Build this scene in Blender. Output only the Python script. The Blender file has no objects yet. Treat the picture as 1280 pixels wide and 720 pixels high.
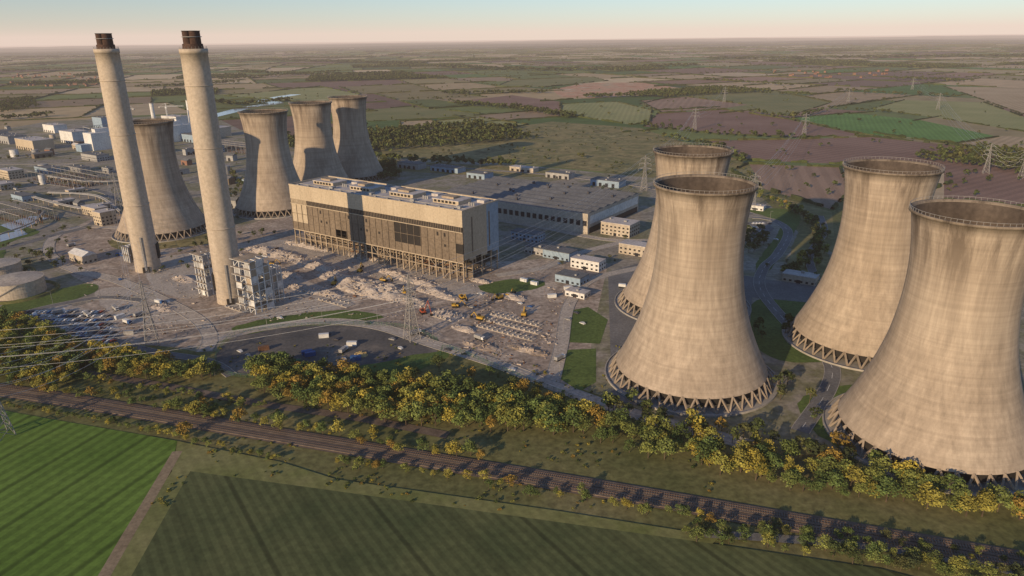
import bpy, bmesh, math, random
import numpy as np
from mathutils import Vector, Matrix, noise
random.seed(7); rng=np.random.default_rng(7)
sc=bpy.context.scene
R_=random.random
def U(a,b): return random.uniform(a,b)

# ------------------------------------------------------------------ camera
CAMH=177.0; FPX=880.0
PITCH=math.atan(312/FPX); ROLL=math.radians(0.67)
Fw=Vector((0,math.cos(PITCH),-math.sin(PITCH)))
U0=Vector((0,math.sin(PITCH),math.cos(PITCH))); R0=Vector((1,0,0))
Rt=R0*math.cos(ROLL)-U0*math.sin(ROLL); Up=U0*math.cos(ROLL)+R0*math.sin(ROLL)
cam_d=bpy.data.cameras.new("camera"); cam=bpy.data.objects.new("camera",cam_d)
sc.collection.objects.link(cam)
M=Matrix.Identity(4)
for i in range(3):
    M[i][0]=Rt[i]; M[i][1]=Up[i]; M[i][2]=-Fw[i]
M[2][3]=CAMH
cam.matrix_world=M
cam_d.sensor_width=36; cam_d.lens=FPX/1280*36; cam_d.clip_start=1; cam_d.clip_end=200000
sc.camera=cam
sc.view_settings.view_transform='Standard'; sc.view_settings.look='None'; sc.view_settings.exposure=0

# site survey: bearing readings -> ground coordinates in metres (x east, y north) at level z
def P(px,py,z=0.0):
    d=Fw+Rt*((px-640)/FPX)-Up*((py-360)/FPX)
    t=(z-CAMH)/d.z
    return (d.x*t,d.y*t)
def S(l): return [P(a,b) for a,b in l]

# ------------------------------------------------------------------ materials
def newmat(name):
    m=bpy.data.materials.new(name); m.use_nodes=True
    nt=m.node_tree; b=nt.nodes["Principled BSDF"]; b.inputs["Roughness"].default_value=.9
    b.inputs["Specular IOR Level"].default_value=.15
    return m,nt,b
def ramp(nt,stops):
    r=nt.nodes.new("ShaderNodeValToRGB"); e=r.color_ramp.elements
    while len(e)<len(stops): e.new(.5)
    for i,(p,c) in enumerate(stops):
        e[i].position=p; e[i].color=(c[0],c[1],c[2],1)
    return r
def coordnode(nt,kind,scale=(1,1,1),rot=0):
    if kind=="pos":
        g=nt.nodes.new("ShaderNodeNewGeometry"); o=g.outputs["Position"]
    else:
        g=nt.nodes.new("ShaderNodeTexCoord"); o=g.outputs["Object"]
    mp=nt.nodes.new("ShaderNodeMapping"); mp.inputs["Scale"].default_value=scale
    mp.inputs["Rotation"].default_value=(0,0,rot)
    nt.links.new(o,mp.inputs[0]); return mp.outputs[0]
def noi(nt,vec,scale,detail=4,rough=.55):
    n=nt.nodes.new("ShaderNodeTexNoise"); n.inputs["Scale"].default_value=scale
    n.inputs["Detail"].default_value=detail; n.inputs["Roughness"].default_value=rough
    nt.links.new(vec,n.inputs["Vector"]); return n.outputs["Fac"]
def mul(nt,col,fac,lo,hi):
    mr=nt.nodes.new("ShaderNodeMapRange"); mr.inputs[1].default_value=.3; mr.inputs[2].default_value=.7
    mr.inputs[3].default_value=lo; mr.inputs[4].default_value=hi; nt.links.new(fac,mr.inputs[0])
    v=nt.nodes.new("ShaderNodeVectorMath"); v.operation='SCALE'
    nt.links.new(col,v.inputs[0]); nt.links.new(mr.outputs[0],v.inputs["Scale"]); return v.outputs[0]
def nmat(name,stops,scale,fine=None,kind="obj",vs=(1,1,1),rough=.9,detail=4,amp=(.8,1.2)):
    m,nt,b=newmat(name); b.inputs["Roughness"].default_value=rough
    v=coordnode(nt,kind,vs)
    r=ramp(nt,stops); nt.links.new(noi(nt,v,scale,detail,.6),r.inputs[0]); c=r.outputs[0]
    if fine:
        v2=coordnode(nt,kind)
        c=mul(nt,c,noi(nt,v2,fine,2,.65),*amp)
    nt.links.new(c,b.inputs["Base Color"]); return m
def sc_(c,k): return tuple(x*k for x in c)
def flat(name,c,rough=.8,var=.15,scale=.3,kind="obj"):
    return nmat(name,[(.3,sc_(c,1-var)),(.7,sc_(c,1+var))],scale,kind=kind,rough=rough,detail=2)
def cropmat(name,c1,c2,period,rot,stripe=.25,big=.012,tram=0):
    m,nt,b=newmat(name)
    v=coordnode(nt,"pos")
    r=ramp(nt,[(.35,c1),(.65,c2)]); nt.links.new(noi(nt,v,big,5,.62),r.inputs[0])
    c=mul(nt,r.outputs[0],noi(nt,v,.35,4,.7),.78,1.22)
    w=nt.nodes.new("ShaderNodeTexWave"); w.inputs["Scale"].default_value=2*math.pi/20/period
    w.inputs["Distortion"].default_value=.5; w.inputs["Detail Scale"].default_value=.05
    nt.links.new(coordnode(nt,"pos",(1,1,1),rot),w.inputs["Vector"])
    c=mul(nt,c,w.outputs["Fac"],1-stripe,1+stripe)
    if tram:
        w=nt.nodes.new("ShaderNodeTexWave"); w.inputs["Scale"].default_value=2*math.pi/20/tram
        nt.links.new(coordnode(nt,"pos",(1,1,1),rot),w.inputs["Vector"])
        mr=nt.nodes.new("ShaderNodeMapRange"); mr.inputs[1].default_value=.0; mr.inputs[2].default_value=.03; mr.inputs[3].default_value=.68; mr.inputs[4].default_value=1
        nt.links.new(w.outputs["Fac"],mr.inputs[0]); s=nt.nodes.new("ShaderNodeVectorMath"); s.operation='SCALE'
        nt.links.new(c,s.inputs[0]); nt.links.new(mr.outputs[0],s.inputs["Scale"]); c=s.outputs[0]
    nt.links.new(c,b.inputs["Base Color"]); return m
def attrmat(name,fine=.1,lo=.85,hi=1.15):
    m,nt,b=newmat(name)
    a=nt.nodes.new("ShaderNodeAttribute"); a.attribute_name="Col"
    v=coordnode(nt,"pos")
    c=mul(nt,a.outputs["Color"],noi(nt,v,fine,2,.6),lo,hi)
    nt.links.new(c,b.inputs["Base Color"])
    return m

M_leaf=attrmat("foliage",.5,.8,1.2)
M_farm=attrmat("farmland",.02,.84,1.16)
M_ground=nmat("meadow_ground",[(.3,(.085,.10,.032)),(.5,(.16,.155,.06)),(.7,(.235,.20,.10))],.012,.3,"pos",amp=(.65,1.3),detail=6)
M_site=nmat("brownfield_dirt",[(.3,(.21,.165,.13)),(.42,(.39,.32,.26)),(.50,(.28,.225,.18)),(.60,(.47,.395,.32)),(.72,(.34,.28,.225))],.028,.35,"pos",detail=8,amp=(.65,1.35))
M_yard=nmat("yard_ground",[(.3,(.16,.15,.125)),(.45,(.29,.26,.215)),(.55,(.18,.175,.10)),(.7,(.35,.31,.26))],.018,.25,"pos",detail=6,amp=(.7,1.3))
M_scrub=nmat("rough_grassland",[(.3,(.10,.10,.042)),(.45,(.27,.225,.10)),(.55,(.155,.15,.06)),(.7,(.33,.28,.135))],.015,.12,"pos",detail=6,amp=(.7,1.3))
M_asph=nmat("asphalt",[(.3,(.13,.13,.13)),(.7,(.20,.195,.19))],.05,.8,"pos")
M_dark=nmat("dark_tarmac",[(.3,(.08,.08,.08)),(.5,(.115,.11,.105)),(.62,(.18,.16,.14)),(.75,(.25,.215,.18))],.035,.5,"pos",detail=7)
M_conc=nmat("concrete_paving",[(.3,(.32,.28,.24)),(.5,(.45,.40,.34)),(.7,(.37,.325,.275))],.05,.6,"pos",detail=7,amp=(.7,1.25))
M_kerb=flat("kerb_concrete",(.34,.32,.29))
M_grass=nmat("mown_grass",[(.3,(.07,.11,.028)),(.7,(.12,.17,.045))],.03,.5,"pos",detail=6,amp=(.7,1.25))
M_track=nmat("dirt_track",[(.3,(.24,.18,.11)),(.7,(.32,.25,.16))],.05,.7,"pos")
M_ballast=nmat("rail_ballast",[(.3,(.12,.09,.07)),(.7,(.20,.155,.12))],.2,1.5,"pos")
M_rail=flat("rail_steel",(.16,.1,.07),.4)
M_sleeper=flat("sleeper",(.2,.18,.15))
M_line=flat("white_road_paint",(.7,.7,.68))
M_water=newmat("water"); M_water[2].inputs["Base Color"].default_value=(.35,.38,.42,1); M_water[2].inputs["Roughness"].default_value=.12; M_water[2].inputs["Specular IOR Level"].default_value=.7; M_water=M_water[0]
M_tan=nmat("tan_cladding",[(.3,(.40,.33,.24)),(.7,(.50,.42,.31))],.05,.6,"obj",vs=(1,1,.3),amp=(.85,1.12))
M_brown=nmat("brown_cladding",[(.3,(.15,.118,.088)),(.7,(.215,.17,.125))],.06,.5,"obj",vs=(1,1,.35),detail=6,amp=(.75,1.2))
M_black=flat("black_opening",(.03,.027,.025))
M_glass=newmat("dark_glazing"); M_glass[2].inputs["Base Color"].default_value=(.03,.03,.035,1); M_glass[2].inputs["Roughness"].default_value=.25; M_glass=M_glass[0]
M_steel=nmat("painted_steelwork",[(.3,(.28,.22,.155)),(.7,(.42,.34,.25))],.2,1.2,"obj")
M_gsteel=nmat("grey_steelwork",[(.3,(.26,.26,.255)),(.7,(.39,.38,.365))],.2,1.2,"obj")
M_rust=nmat("rusty_steel",[(.3,(.12,.06,.035)),(.7,(.22,.12,.07))],.2,1.2,"obj")
M_roof=nmat("felt_roof",[(.3,(.36,.33,.315)),(.5,(.50,.465,.44)),(.7,(.42,.385,.365))],.05,.6,"obj",detail=6)
M_gable=nmat("grey_sheet_roof",[(.3,(.12,.125,.13)),(.7,(.18,.185,.19))],.03,.4,"obj",vs=(1,.1,1))
M_white=nmat("white_cladding",[(.3,(.55,.54,.52)),(.7,(.68,.67,.64))],.05,.5,"obj")
M_beige=nmat("beige_wall",[(.3,(.38,.33,.265)),(.7,(.48,.42,.34))],.05,.5,"obj")
M_bluegrey=flat("blue_grey_cladding",(.26,.34,.42))
M_brick=flat("red_brick",(.24,.13,.09))
M_tile=flat("roof_tile",(.15,.085,.06))
M_rub=nmat("concrete_rubble",[(.3,(.30,.25,.205)),(.5,(.52,.45,.385)),(.7,(.40,.34,.285))],.25,1.5,"obj",detail=6,amp=(.6,1.3))
M_galv=flat("galvanised_steel",(.27,.26,.25),.6)
M_wire=flat("conductor_wire",(.5,.5,.5),.5)
M_red=flat("red_paint",(.35,.08,.04),.5); M_yel=flat("yellow_paint",(.48,.30,.05),.5); M_blue=flat("blue_paint",(.04,.11,.28),.5)
M_wpaint=flat("white_paint",(.65,.65,.63),.4); M_tyre=flat("tyre_rubber",(.02,.02,.02))
M_dgrey=flat("dark_grey_paint",(.07,.07,.08),.4); M_green=flat("green_paint",(.05,.13,.07),.6)

def tower_mat():
    m,nt,b=newmat("weathered_concrete_shell")
    tc=nt.nodes.new("ShaderNodeTexCoord"); oi=nt.nodes.new("ShaderNodeObjectInfo")
    ad=nt.nodes.new("ShaderNodeVectorMath"); ad.operation='ADD'
    cm=nt.nodes.new("ShaderNodeMath"); cm.operation='MULTIPLY'; cm.inputs[1].default_value=500
    nt.links.new(oi.outputs["Random"],cm.inputs[0])
    cb=nt.nodes.new("ShaderNodeCombineXYZ"); nt.links.new(cm.outputs[0],cb.inputs[0]); nt.links.new(cm.outputs[0],cb.inputs[1])
    nt.links.new(tc.outputs["Object"],ad.inputs[0]); nt.links.new(cb.outputs[0],ad.inputs[1])
    def mp(s):
        n=nt.nodes.new("ShaderNodeMapping"); n.inputs["Scale"].default_value=s; nt.links.new(ad.outputs[0],n.inputs[0]); return n.outputs[0]
    r=ramp(nt,[(.3,(.31,.25,.19)),(.5,(.38,.31,.24)),(.7,(.44,.365,.285))])
    nt.links.new(noi(nt,mp((1,1,.6)),.04,5,.6),r.inputs[0]); c=r.outputs[0]
    c=mul(nt,c,noi(nt,mp((1,1,.03)),.35,4,.75),.74,1.16)
    c=mul(nt,c,noi(nt,mp((.02,.02,1)),.55,3,.7),.86,1.1)
    sx=nt.nodes.new("ShaderNodeSeparateXYZ"); nt.links.new(tc.outputs["Object"],sx.inputs[0])
    mr=nt.nodes.new("ShaderNodeMapRange"); mr.inputs[1].default_value=58; mr.inputs[2].default_value=102; nt.links.new(sx.outputs[2],mr.inputs[0])
    st=noi(nt,mp((1,1,.06)),.14,6,.7)
    mu=nt.nodes.new("ShaderNodeMath"); mu.operation='MULTIPLY'; nt.links.new(mr.outputs[0],mu.inputs[0])
    m2=nt.nodes.new("ShaderNodeMapRange"); m2.inputs[1].default_value=.46; m2.inputs[2].default_value=.64; nt.links.new(st,m2.inputs[0])
    nt.links.new(m2.outputs[0],mu.inputs[1])
    mx=nt.nodes.new("ShaderNodeMix"); mx.data_type='RGBA'; nt.links.new(mu.outputs[0],mx.inputs[0])
    nt.links.new(c,mx.inputs[6]); mx.inputs[7].default_value=(.14,.11,.085,1)
    m3=nt.nodes.new("ShaderNodeMapRange"); m3.inputs[1].default_value=101.5; m3.inputs[2].default_value=104.5; m3.inputs[3].default_value=1; m3.inputs[4].default_value=.62; nt.links.new(sx.outputs[2],m3.inputs[0])
    v=nt.nodes.new("ShaderNodeVectorMath"); v.operation='SCALE'; nt.links.new(mx.outputs[2],v.inputs[0]); nt.links.new(m3.outputs[0],v.inputs["Scale"])
    nt.links.new(v.outputs[0],b.inputs["Base Color"]); return m
M_tower=tower_mat()
M_leg=flat("grimy_concrete_leg",(.27,.22,.17))
M_towin=nmat("dark_inner_shell",[(.3,(.05,.04,.034)),(.7,(.11,.088,.072))],.08,.5,"obj",vs=(1,1,.1))  # inner face of the shell, much darker tone than the outside
M_chim=nmat("chimney_concrete",[(.3,(.41,.34,.265)),(.7,(.50,.425,.34))],.12,.5,"obj",vs=(1,1,.12),amp=(.82,1.1))
M_chdark=nmat("sooty_flue",[(.3,(.05,.03,.024)),(.7,(.10,.06,.045))],.3,1,"obj")

# ------------------------------------------------------------------ mesh helpers
def link(o,parent=None):
    sc.collection.objects.link(o)
    if parent: o.parent=parent
    return o
def empty(name,loc=(0,0,0),rz=0):
    e=bpy.data.objects.new(name,None); e.location=loc; e.rotation_euler=(0,0,rz); return link(e)
class MB:
    def __init__(s): s.v=[];s.f=[];s.m=[]
    def add(s,vs,fs,m=0):
        o=len(s.v); s.v+= [tuple(x) for x in vs]; s.f+=[tuple(i+o for i in f) for f in fs]; s.m+=[m]*len(fs)
    def box(s,x0,y0,z0,x1,y1,z1,m=0):
        s.add([(x0,y0,z0),(x1,y0,z0),(x1,y1,z0),(x0,y1,z0),(x0,y0,z1),(x1,y0,z1),(x1,y1,z1),(x0,y1,z1)],
              [(0,3,2,1),(4,5,6,7),(0,1,5,4),(1,2,6,5),(2,3,7,6),(3,0,4,7)],m)
    def beam(s,p,q,w,m=0,w2=None):
        p=Vector(p);q=Vector(q);d=(q-p)
        if d.length<1e-4:return
        d.normalize(); a=d.cross(Vector((0,0,1)))
        if a.length<.05: a=Vector((1,0,0))
        a.normalize(); b=d.cross(a); h=w/2; k=(w2 or w)/2
        vs=[p+a*h+b*h,p-a*h+b*h,p-a*h-b*h,p+a*h-b*h,q+a*k+b*k,q-a*k+b*k,q-a*k-b*k,q+a*k-b*k]
        s.add(vs,[(0,1,2,3),(7,6,5,4),(0,4,5,1),(1,5,6,2),(2,6,7,3),(3,7,4,0)],m)
    def cyl(s,cx,cy,z0,z1,r0,r1=None,n=24,m=0,cap=True):
        r1=r0 if r1 is None else r1
        vs=[(cx+r0*math.cos(2*math.pi*i/n),cy+r0*math.sin(2*math.pi*i/n),z0) for i in range(n)]+\
           [(cx+r1*math.cos(2*math.pi*i/n),cy+r1*math.sin(2*math.pi*i/n),z1) for i in range(n)]
        fs=[(i,(i+1)%n,n+(i+1)%n,n+i) for i in range(n)]
        if cap: fs+=[tuple(range(n,2*n)),tuple(range(n-1,-1,-1))]
        s.add(vs,fs,m)
    def rev(s,prof,n,m=0,close=False):
        o=[]; 
        for r,z in prof: o+=[(r*math.cos(2*math.pi*i/n),r*math.sin(2*math.pi*i/n),z) for i in range(n)]
        fs=[]
        for k in range(len(prof)-1):
            for i in range(n):
                j=(i+1)%n; fs.append((k*n+i,k*n+j,(k+1)*n+j,(k+1)*n+i))
        s.add(o,fs,m)
    def gable(s,x0,y0,x1,y1,z0,h,m=0,over=0):
        ym=(y0+y1)/2
        s.add([(x0-over,y0-over,z0),(x1+over,y0-over,z0),(x1+over,y1+over,z0),(x0-over,y1+over,z0),(x0-over,ym,z0+h),(x1+over,ym,z0+h)],
              [(0,1,5,4),(2,3,4,5),(0,4,3),(1,2,5),(0,3,2,1)],m)
    def mesh(s,name,mats,smooth=False):
        me=bpy.data.meshes.new(name); me.from_pydata(s.v,[],s.f)
        for m in mats: me.materials.append(m)
        me.polygons.foreach_set("material_index",s.m)
        if smooth: me.polygons.foreach_set("use_smooth",[True]*len(s.f))
        me.update(); return me
    def obj(s,name,mats,parent=None,loc=(0,0,0),rz=0,smooth=False):
        o=bpy.data.objects.new(name,s.mesh(name,mats,smooth)); o.location=loc; o.rotation_euler=(0,0,rz); return link(o,parent)
def inst(name,me,x,y,rz=0,scale=1,z=0):
    o=bpy.data.objects.new(name,me); o.location=(x,y,z); o.rotation_euler=(0,0,rz); o.scale=(scale,)*3
    return link(o)
_z=[0.05]
def nz():
    _z[0]+=.006; return _z[0]
def sheet(name,pts,mat,z=None):
    z=nz() if z is None else z
    bm=bmesh.new(); vs=[bm.verts.new((x,y,z)) for x,y in pts]
    f=bm.faces.new(vs)
    bm.normal_update()
    if f.normal.z<0: f.normal_flip()
    bmesh.ops.triangulate(bm,faces=[f])
    me=bpy.data.meshes.new(name); bm.to_mesh(me); bm.free(); me.materials.append(mat)
    return link(bpy.data.objects.new(name,me))
def spline(pts,step=8,closed=False):
    out=[]; n=len(pts)
    rngi=range(n if closed else n-1)
    for i in rngi:
        if closed: p=[pts[(i+k)%n] for k in(-1,0,1,2)]
        else: p=[pts[max(i-1,0)],pts[i],pts[i+1],pts[min(i+2,n-1)]]
        p=[Vector((a[0],a[1])) for a in p]
        L=(p[2]-p[1]).length; k=max(2,int(L/step))
        for j in range(k):
            t=j/k
            q=.5*((2*p[1])+(-p[0]+p[2])*t+(2*p[0]-5*p[1]+4*p[2]-p[3])*t*t+(-p[0]+3*p[1]-3*p[2]+p[3])*t**3)
            out.append((q.x,q.y))
    if not closed: out.append(tuple(pts[-1][:2]))
    return out
def blob(name,pts,mat,z=None,rag=1.2):
    l=spline(pts,6,True)
    l=[(x+rag*noise.noise(Vector((x*.2,y*.2,1)))*2,y+rag*noise.noise(Vector((x*.2,y*.2,7)))*2) for x,y in l]
    return sheet(name,l,mat,z)
def offs(line,d):
    out=[]
    for i,(x,y) in enumerate(line):
        a=line[max(i-1,0)]; b=line[min(i+1,len(line)-1)]
        dx,dy=b[0]-a[0],b[1]-a[1]; L=math.hypot(dx,dy) or 1
        out.append((x-dy/L*d,y+dx/L*d))
    return out
def strip(mb,line,d0,d1,z,m=0,h=0):
    a=offs(line,d0); b=offs(line,d1); n=len(line)
    if h==0:
        mb.add([(x,y,z) for x,y in a]+[(x,y,z) for x,y in b],[(i,n+i,n+i+1,i+1) for i in range(n-1)],m)
    else:
        vs=[(x,y,z) for x,y in a]+[(x,y,z+h) for x,y in a]+[(x,y,z+h) for x,y in b]+[(x,y,z) for x,y in b]
        fs=[]
        for i in range(n-1):
            fs+=[(i,i+1,n+i+1,n+i),(n+i,n+i+1,2*n+i+1,2*n+i),(2*n+i,2*n+i+1,3*n+i+1,3*n+i)]
        mb.add(vs,fs,m)
def road(name,pts,w,mat,kerb=False,line=False,z=None):
    l=spline(pts,7); z=nz() if z is None else z; mb=MB(); strip(mb,l,w/2,-w/2,z,0)
    if kerb:
        strip(mb,l,w/2+.35,w/2,0,1,z+.12); strip(mb,l,-w/2,-w/2-.35,0,1,z+.12)
    if line:
        for i in range(0,len(l)-1,2): strip(mb,l[i:i+2],.1,-.1,z+.004,2)
    return mb.obj(name,[mat,M_kerb,M_line])
def inpoly(x,y,poly):
    c=False; n=len(poly); j=n-1
    for i in range(n):
        xi,yi=poly[i][0],poly[i][1]; xj,yj=poly[j][0],poly[j][1]
        if (yi>y)!=(yj>y) and x<(xj-xi)*(y-yi)/(yj-yi)+xi: c=not c
        j=i
    return c
def quads_obj(name,V,C,mat):
    n=len(V); me=bpy.data.meshes.new(name)
    me.vertices.add(4*n); me.vertices.foreach_set("co",V.reshape(-1).astype(np.float32))
    me.loops.add(4*n); me.loops.foreach_set("vertex_index",np.arange(4*n,dtype=np.int32))
    me.polygons.add(n); me.polygons.foreach_set("loop_start",np.arange(0,4*n,4,dtype=np.int32))
    me.polygons.foreach_set("loop_total",np.full(n,4,dtype=np.int32))
    me.update(calc_edges=True)
    a=me.color_attributes.new("Col",'FLOAT_COLOR','CORNER')
    cc=np.ones((n,4,4),dtype=np.float32); cc[:,:,:3]=C[:,None,:]
    a.data.foreach_set("color",cc.reshape(-1)); me.materials.append(mat); me.validate()
    return link(bpy.data.objects.new(name,me))

# ------------------------------------------------------------------ trees
def beamq(p,q,w0,w1):
    p=np.array(p,float);q=np.array(q,float);d=q-p;d/=np.linalg.norm(d)
    a=np.cross(d,[.3,.9,.1]);a/=np.linalg.norm(a);b=np.cross(d,a)
    P0=[p+a*w0,p+b*w0,p-a*w0,p-b*w0];P1=[q+a*w1,q+b*w1,q-a*w1,q-b*w1]
    return [[P0[i],P0[(i+1)%4],P1[(i+1)%4],P1[i]] for i in range(4)]
def template(n,leaf,nl,seed,trunk=True,flatk=.8):
    g=np.random.default_rng(seed); V=[];T=[];K=[]
    lobes=[(np.array([0,0,.6]),.27)]
    for i in range(nl):
        a=g.uniform(0,6.28); rr=g.uniform(.12,.28); z=g.uniform(.28,.84)
        rr*=1.0 if z<.65 else .6
        lobes.append((np.array([rr*math.cos(a),rr*math.sin(a),z]),g.uniform(.12,.2)))
    w=np.array([l[1]**2 for l in lobes]); w/=w.sum()
    if trunk:
        for q in beamq((0,0,0),(0,0,.5),.022,.012): V.append(q);T.append(1);K.append(1)
        for c,r in lobes[1:]:
            for q in beamq((0,0,.22+.25*g.random()),c,.01,.004): V.append(q);T.append(1);K.append(1)
    for i in range(n):
        k=g.choice(len(lobes),p=w); c,r=lobes[k]
        d=g.normal(size=3); d/=np.linalg.norm(d)
        if d[2]<-.4: d[2]*=-.5
        p=c+d*r*np.array([1,1,flatk])*g.uniform(.7,1.12)
        nrm=d+g.normal(size=3)*.5; nrm/=np.linalg.norm(nrm)
        a=np.cross(nrm,g.normal(size=3)); a/=np.linalg.norm(a); b=np.cross(nrm,a)
        s=leaf*g.uniform(.6,1.3); s2=s*g.uniform(.6,1)
        V.append([p+a*s,p+b*s2,p-a*s,p-b*s2])
        T.append((.78+.4*((k*7)%5)/4)*g.uniform(.75,1.25));K.append(0)
    return np.array(V),np.array(T),np.array(K)
T_near=[template(620,.034,9,i) for i in range(7)]
T_mid=[template(150,.062,7,20+i) for i in range(5)]
T_far=[template(26,.15,4,40+i,False) for i in range(6)]
BARK=np.array([.10,.075,.05])
def forest(name,items,temps):
    if not items: return
    Vs=[];Cs=[]
    for (x,y,z,h,k,col) in items:
        V,T,K=temps[random.randrange(len(temps))]; a=U(0,6.28); ca,sa=math.cos(a),math.sin(a)
        Rm=np.array([[ca*h*k,sa*h*k,0],[-sa*h*k,ca*h*k,0],[0,0,h]])
        Vs.append(V@Rm+np.array([x,y,z]))
        c=np.array(col)[None,:]*T[:,None]; c[K==1]=BARK; Cs.append(c)
    return quads_obj(name,np.concatenate(Vs),np.concatenate(Cs),M_leaf)
GOLD=[(.34,.28,.05),(.30,.265,.055),(.25,.245,.055),(.20,.22,.055),(.16,.19,.05),(.30,.20,.045),(.13,.165,.045),(.10,.14,.04),(.085,.12,.035),(.15,.18,.05)]
GRN=[(.065,.085,.028),(.08,.10,.032),(.10,.105,.038),(.06,.075,.032)]
def gold(): return sc_(random.choice(GOLD),U(.8,1.15))
def grn(): return sc_(random.choice(GRN),U(.75,1.2))
def along(pts,width,spacing,hr,colf,kr=(.9,1.3),z=0):
    l=spline(pts,spacing); out=[]
    for x,y in l:
        for _ in range(max(1,int(width/spacing))):
            out.append((x+U(-1,1)*width/2+U(-1,1)*spacing*.4,y+U(-1,1)*width/2,z,U(*hr),U(*kr),colf()))
    return out
def infill(poly,spacing,hr,colf,kr=(.9,1.3)):
    xs=[p[0] for p in poly];ys=[p[1] for p in poly];out=[];x=min(xs)
    while x<max(xs):
        y=min(ys)
        while y<max(ys):
            a,b=x+U(-.45,.45)*spacing,y+U(-.45,.45)*spacing
            if inpoly(a,b,poly): out.append((a,b,0,U(*hr),U(*kr),colf()))
            y+=spacing
        x+=spacing
    return out

# ------------------------------------------------------------------ ground + farmland
mb=MB(); G=90000
mb.add([(-G,-2000,0),(G,-2000,0),(G,G,0),(-G,G,0)],[(0,1,2,3)])
M_far=nmat("distant_countryside",[(.3,(.05,.06,.035)),(.45,(.13,.115,.07)),(.55,(.08,.085,.045)),(.7,(.2,.16,.10))],.0012,.01,"pos",detail=7)
ground=mb.obj("ground",[M_ground])

SITE=S([(-350,620),(-350,240),(-60,170),(60,150),(260,140),(300,160),(480,196),(640,204),(830,222),(945,238),(1010,270),(1042,335),(1300,370),(1700,420),(1900,900),(-600,900)])
CUSTOM=[]
pal=[((.37,.28,.155),3),((.26,.215,.10),3),((.145,.175,.055),4),((.09,.145,.038),3),((.18,.115,.085),3),((.46,.36,.22),2),((.07,.10,.034),2),((.28,.205,.13),2)]
palr=[((.26,.165,.115),4),((.40,.30,.18),4),((.18,.12,.09),3),((.14,.175,.06),3),((.30,.245,.13),3),((.46,.36,.23),2),((.09,.16,.04),1)]
def pick(p):
    t=sum(w for _,w in p)*R_()
    for c,w in p:
        t-=w
        if t<=0: return c
    return p[0][0]
cells=[];segs=[]
def split(poly,depth=0):
    xs=[p[0] for p in poly];ys=[p[1] for p in poly]
    cx,cy=sum(xs)/len(xs),sum(ys)/len(ys)
    A=abs(sum(poly[i][0]*poly[(i+1)%len(poly)][1]-poly[(i+1)%len(poly)][0]*poly[i][1] for i in range(len(poly))))/2
    if cy<abs(cx)*.5-1200 : 
        return
    tgt=55000*(1+math.hypot(cx,cy)/1800)*U(.5,1.8)
    if A<tgt or depth>22: cells.append((poly,cx,cy,A)); return
    ang=.35+.25*math.sin(cx/2600)+.2*math.cos(cy/3100)
    ca,sa=math.cos(ang),math.sin(ang)
    us=[x*ca+y*sa for x,y in poly]; vs=[-x*sa+y*ca for x,y in poly]
    if (max(us)-min(us))*U(.8,1.2)>(max(vs)-min(vs)): na=ang
    else: na=ang+math.pi/2
    na+=U(-.12,.12); nx,ny=math.cos(na),math.sin(na)
    ds=[x*nx+y*ny for x,y in poly]; c=min(ds)+(max(ds)-min(ds))*U(.36,.64)
    A1=[];B1=[];cut=[]
    n=len(poly)
    for i in range(n):
        p,q=poly[i],poly[(i+1)%n]; dp,dq=ds[i]-c,ds[(i+1)%n]-c
        (A1 if dp<0 else B1).append(p)
        if dp*dq<0:
            t=dp/(dp-dq); r=(p[0]+(q[0]-p[0])*t,p[1]+(q[1]-p[1])*t); A1.append(r);B1.append(r);cut.append(r)
    if len(A1)<3 or len(B1)<3: cells.append((poly,cx,cy,A)); return
    if len(cut)==2: segs.append(cut)
    split(A1,depth+1);split(B1,depth+1)
random.seed(21)
split([(-11000,300),(11000,300),(13000,17000),(-13000,17000)])
vs=[];fs=[];cols=[]
farT=[];hedV=[];hedC=[]
def hedge(p,q,h,w,dens=1.0):
    d=math.hypot((p[0]+q[0])/2,(p[1]+q[1])/2); L=math.hypot(q[0]-p[0],q[1]-p[1])
    if L<10:return
    st=max(7,d/160); k=max(1,int(L/st)); nx,ny=-(q[1]-p[1])/L,(q[0]-p[0])/L; prev=None
    col=sc_(random.choice(GRN),.7)
    for i in range(k+1):
        t=i/k; x=p[0]+(q[0]-p[0])*t;y=p[1]+(q[1]-p[1])*t
        hh=h*U(.5,1.35)
        if R_()>.93*dens: prev=None; continue
        ww=w*U(.7,1.2)
        cur=[(x+nx*ww,y+ny*ww,0),(x+nx*ww*.6,y+ny*ww*.6,hh),(x-nx*ww*.6,y-ny*ww*.6,hh*U(.8,1)),(x-nx*ww,y-ny*ww,0)]
        if prev:
            for j in range(3):
                hedV.append([prev[j],cur[j],cur[j+1],prev[j+1]]); hedC.append(sc_(col,U(.7,1.3)))
        prev=cur
def excl(x,y): return inpoly(x,y,SITE) or any(inpoly(x,y,c) for c in CUSTOM)

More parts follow.
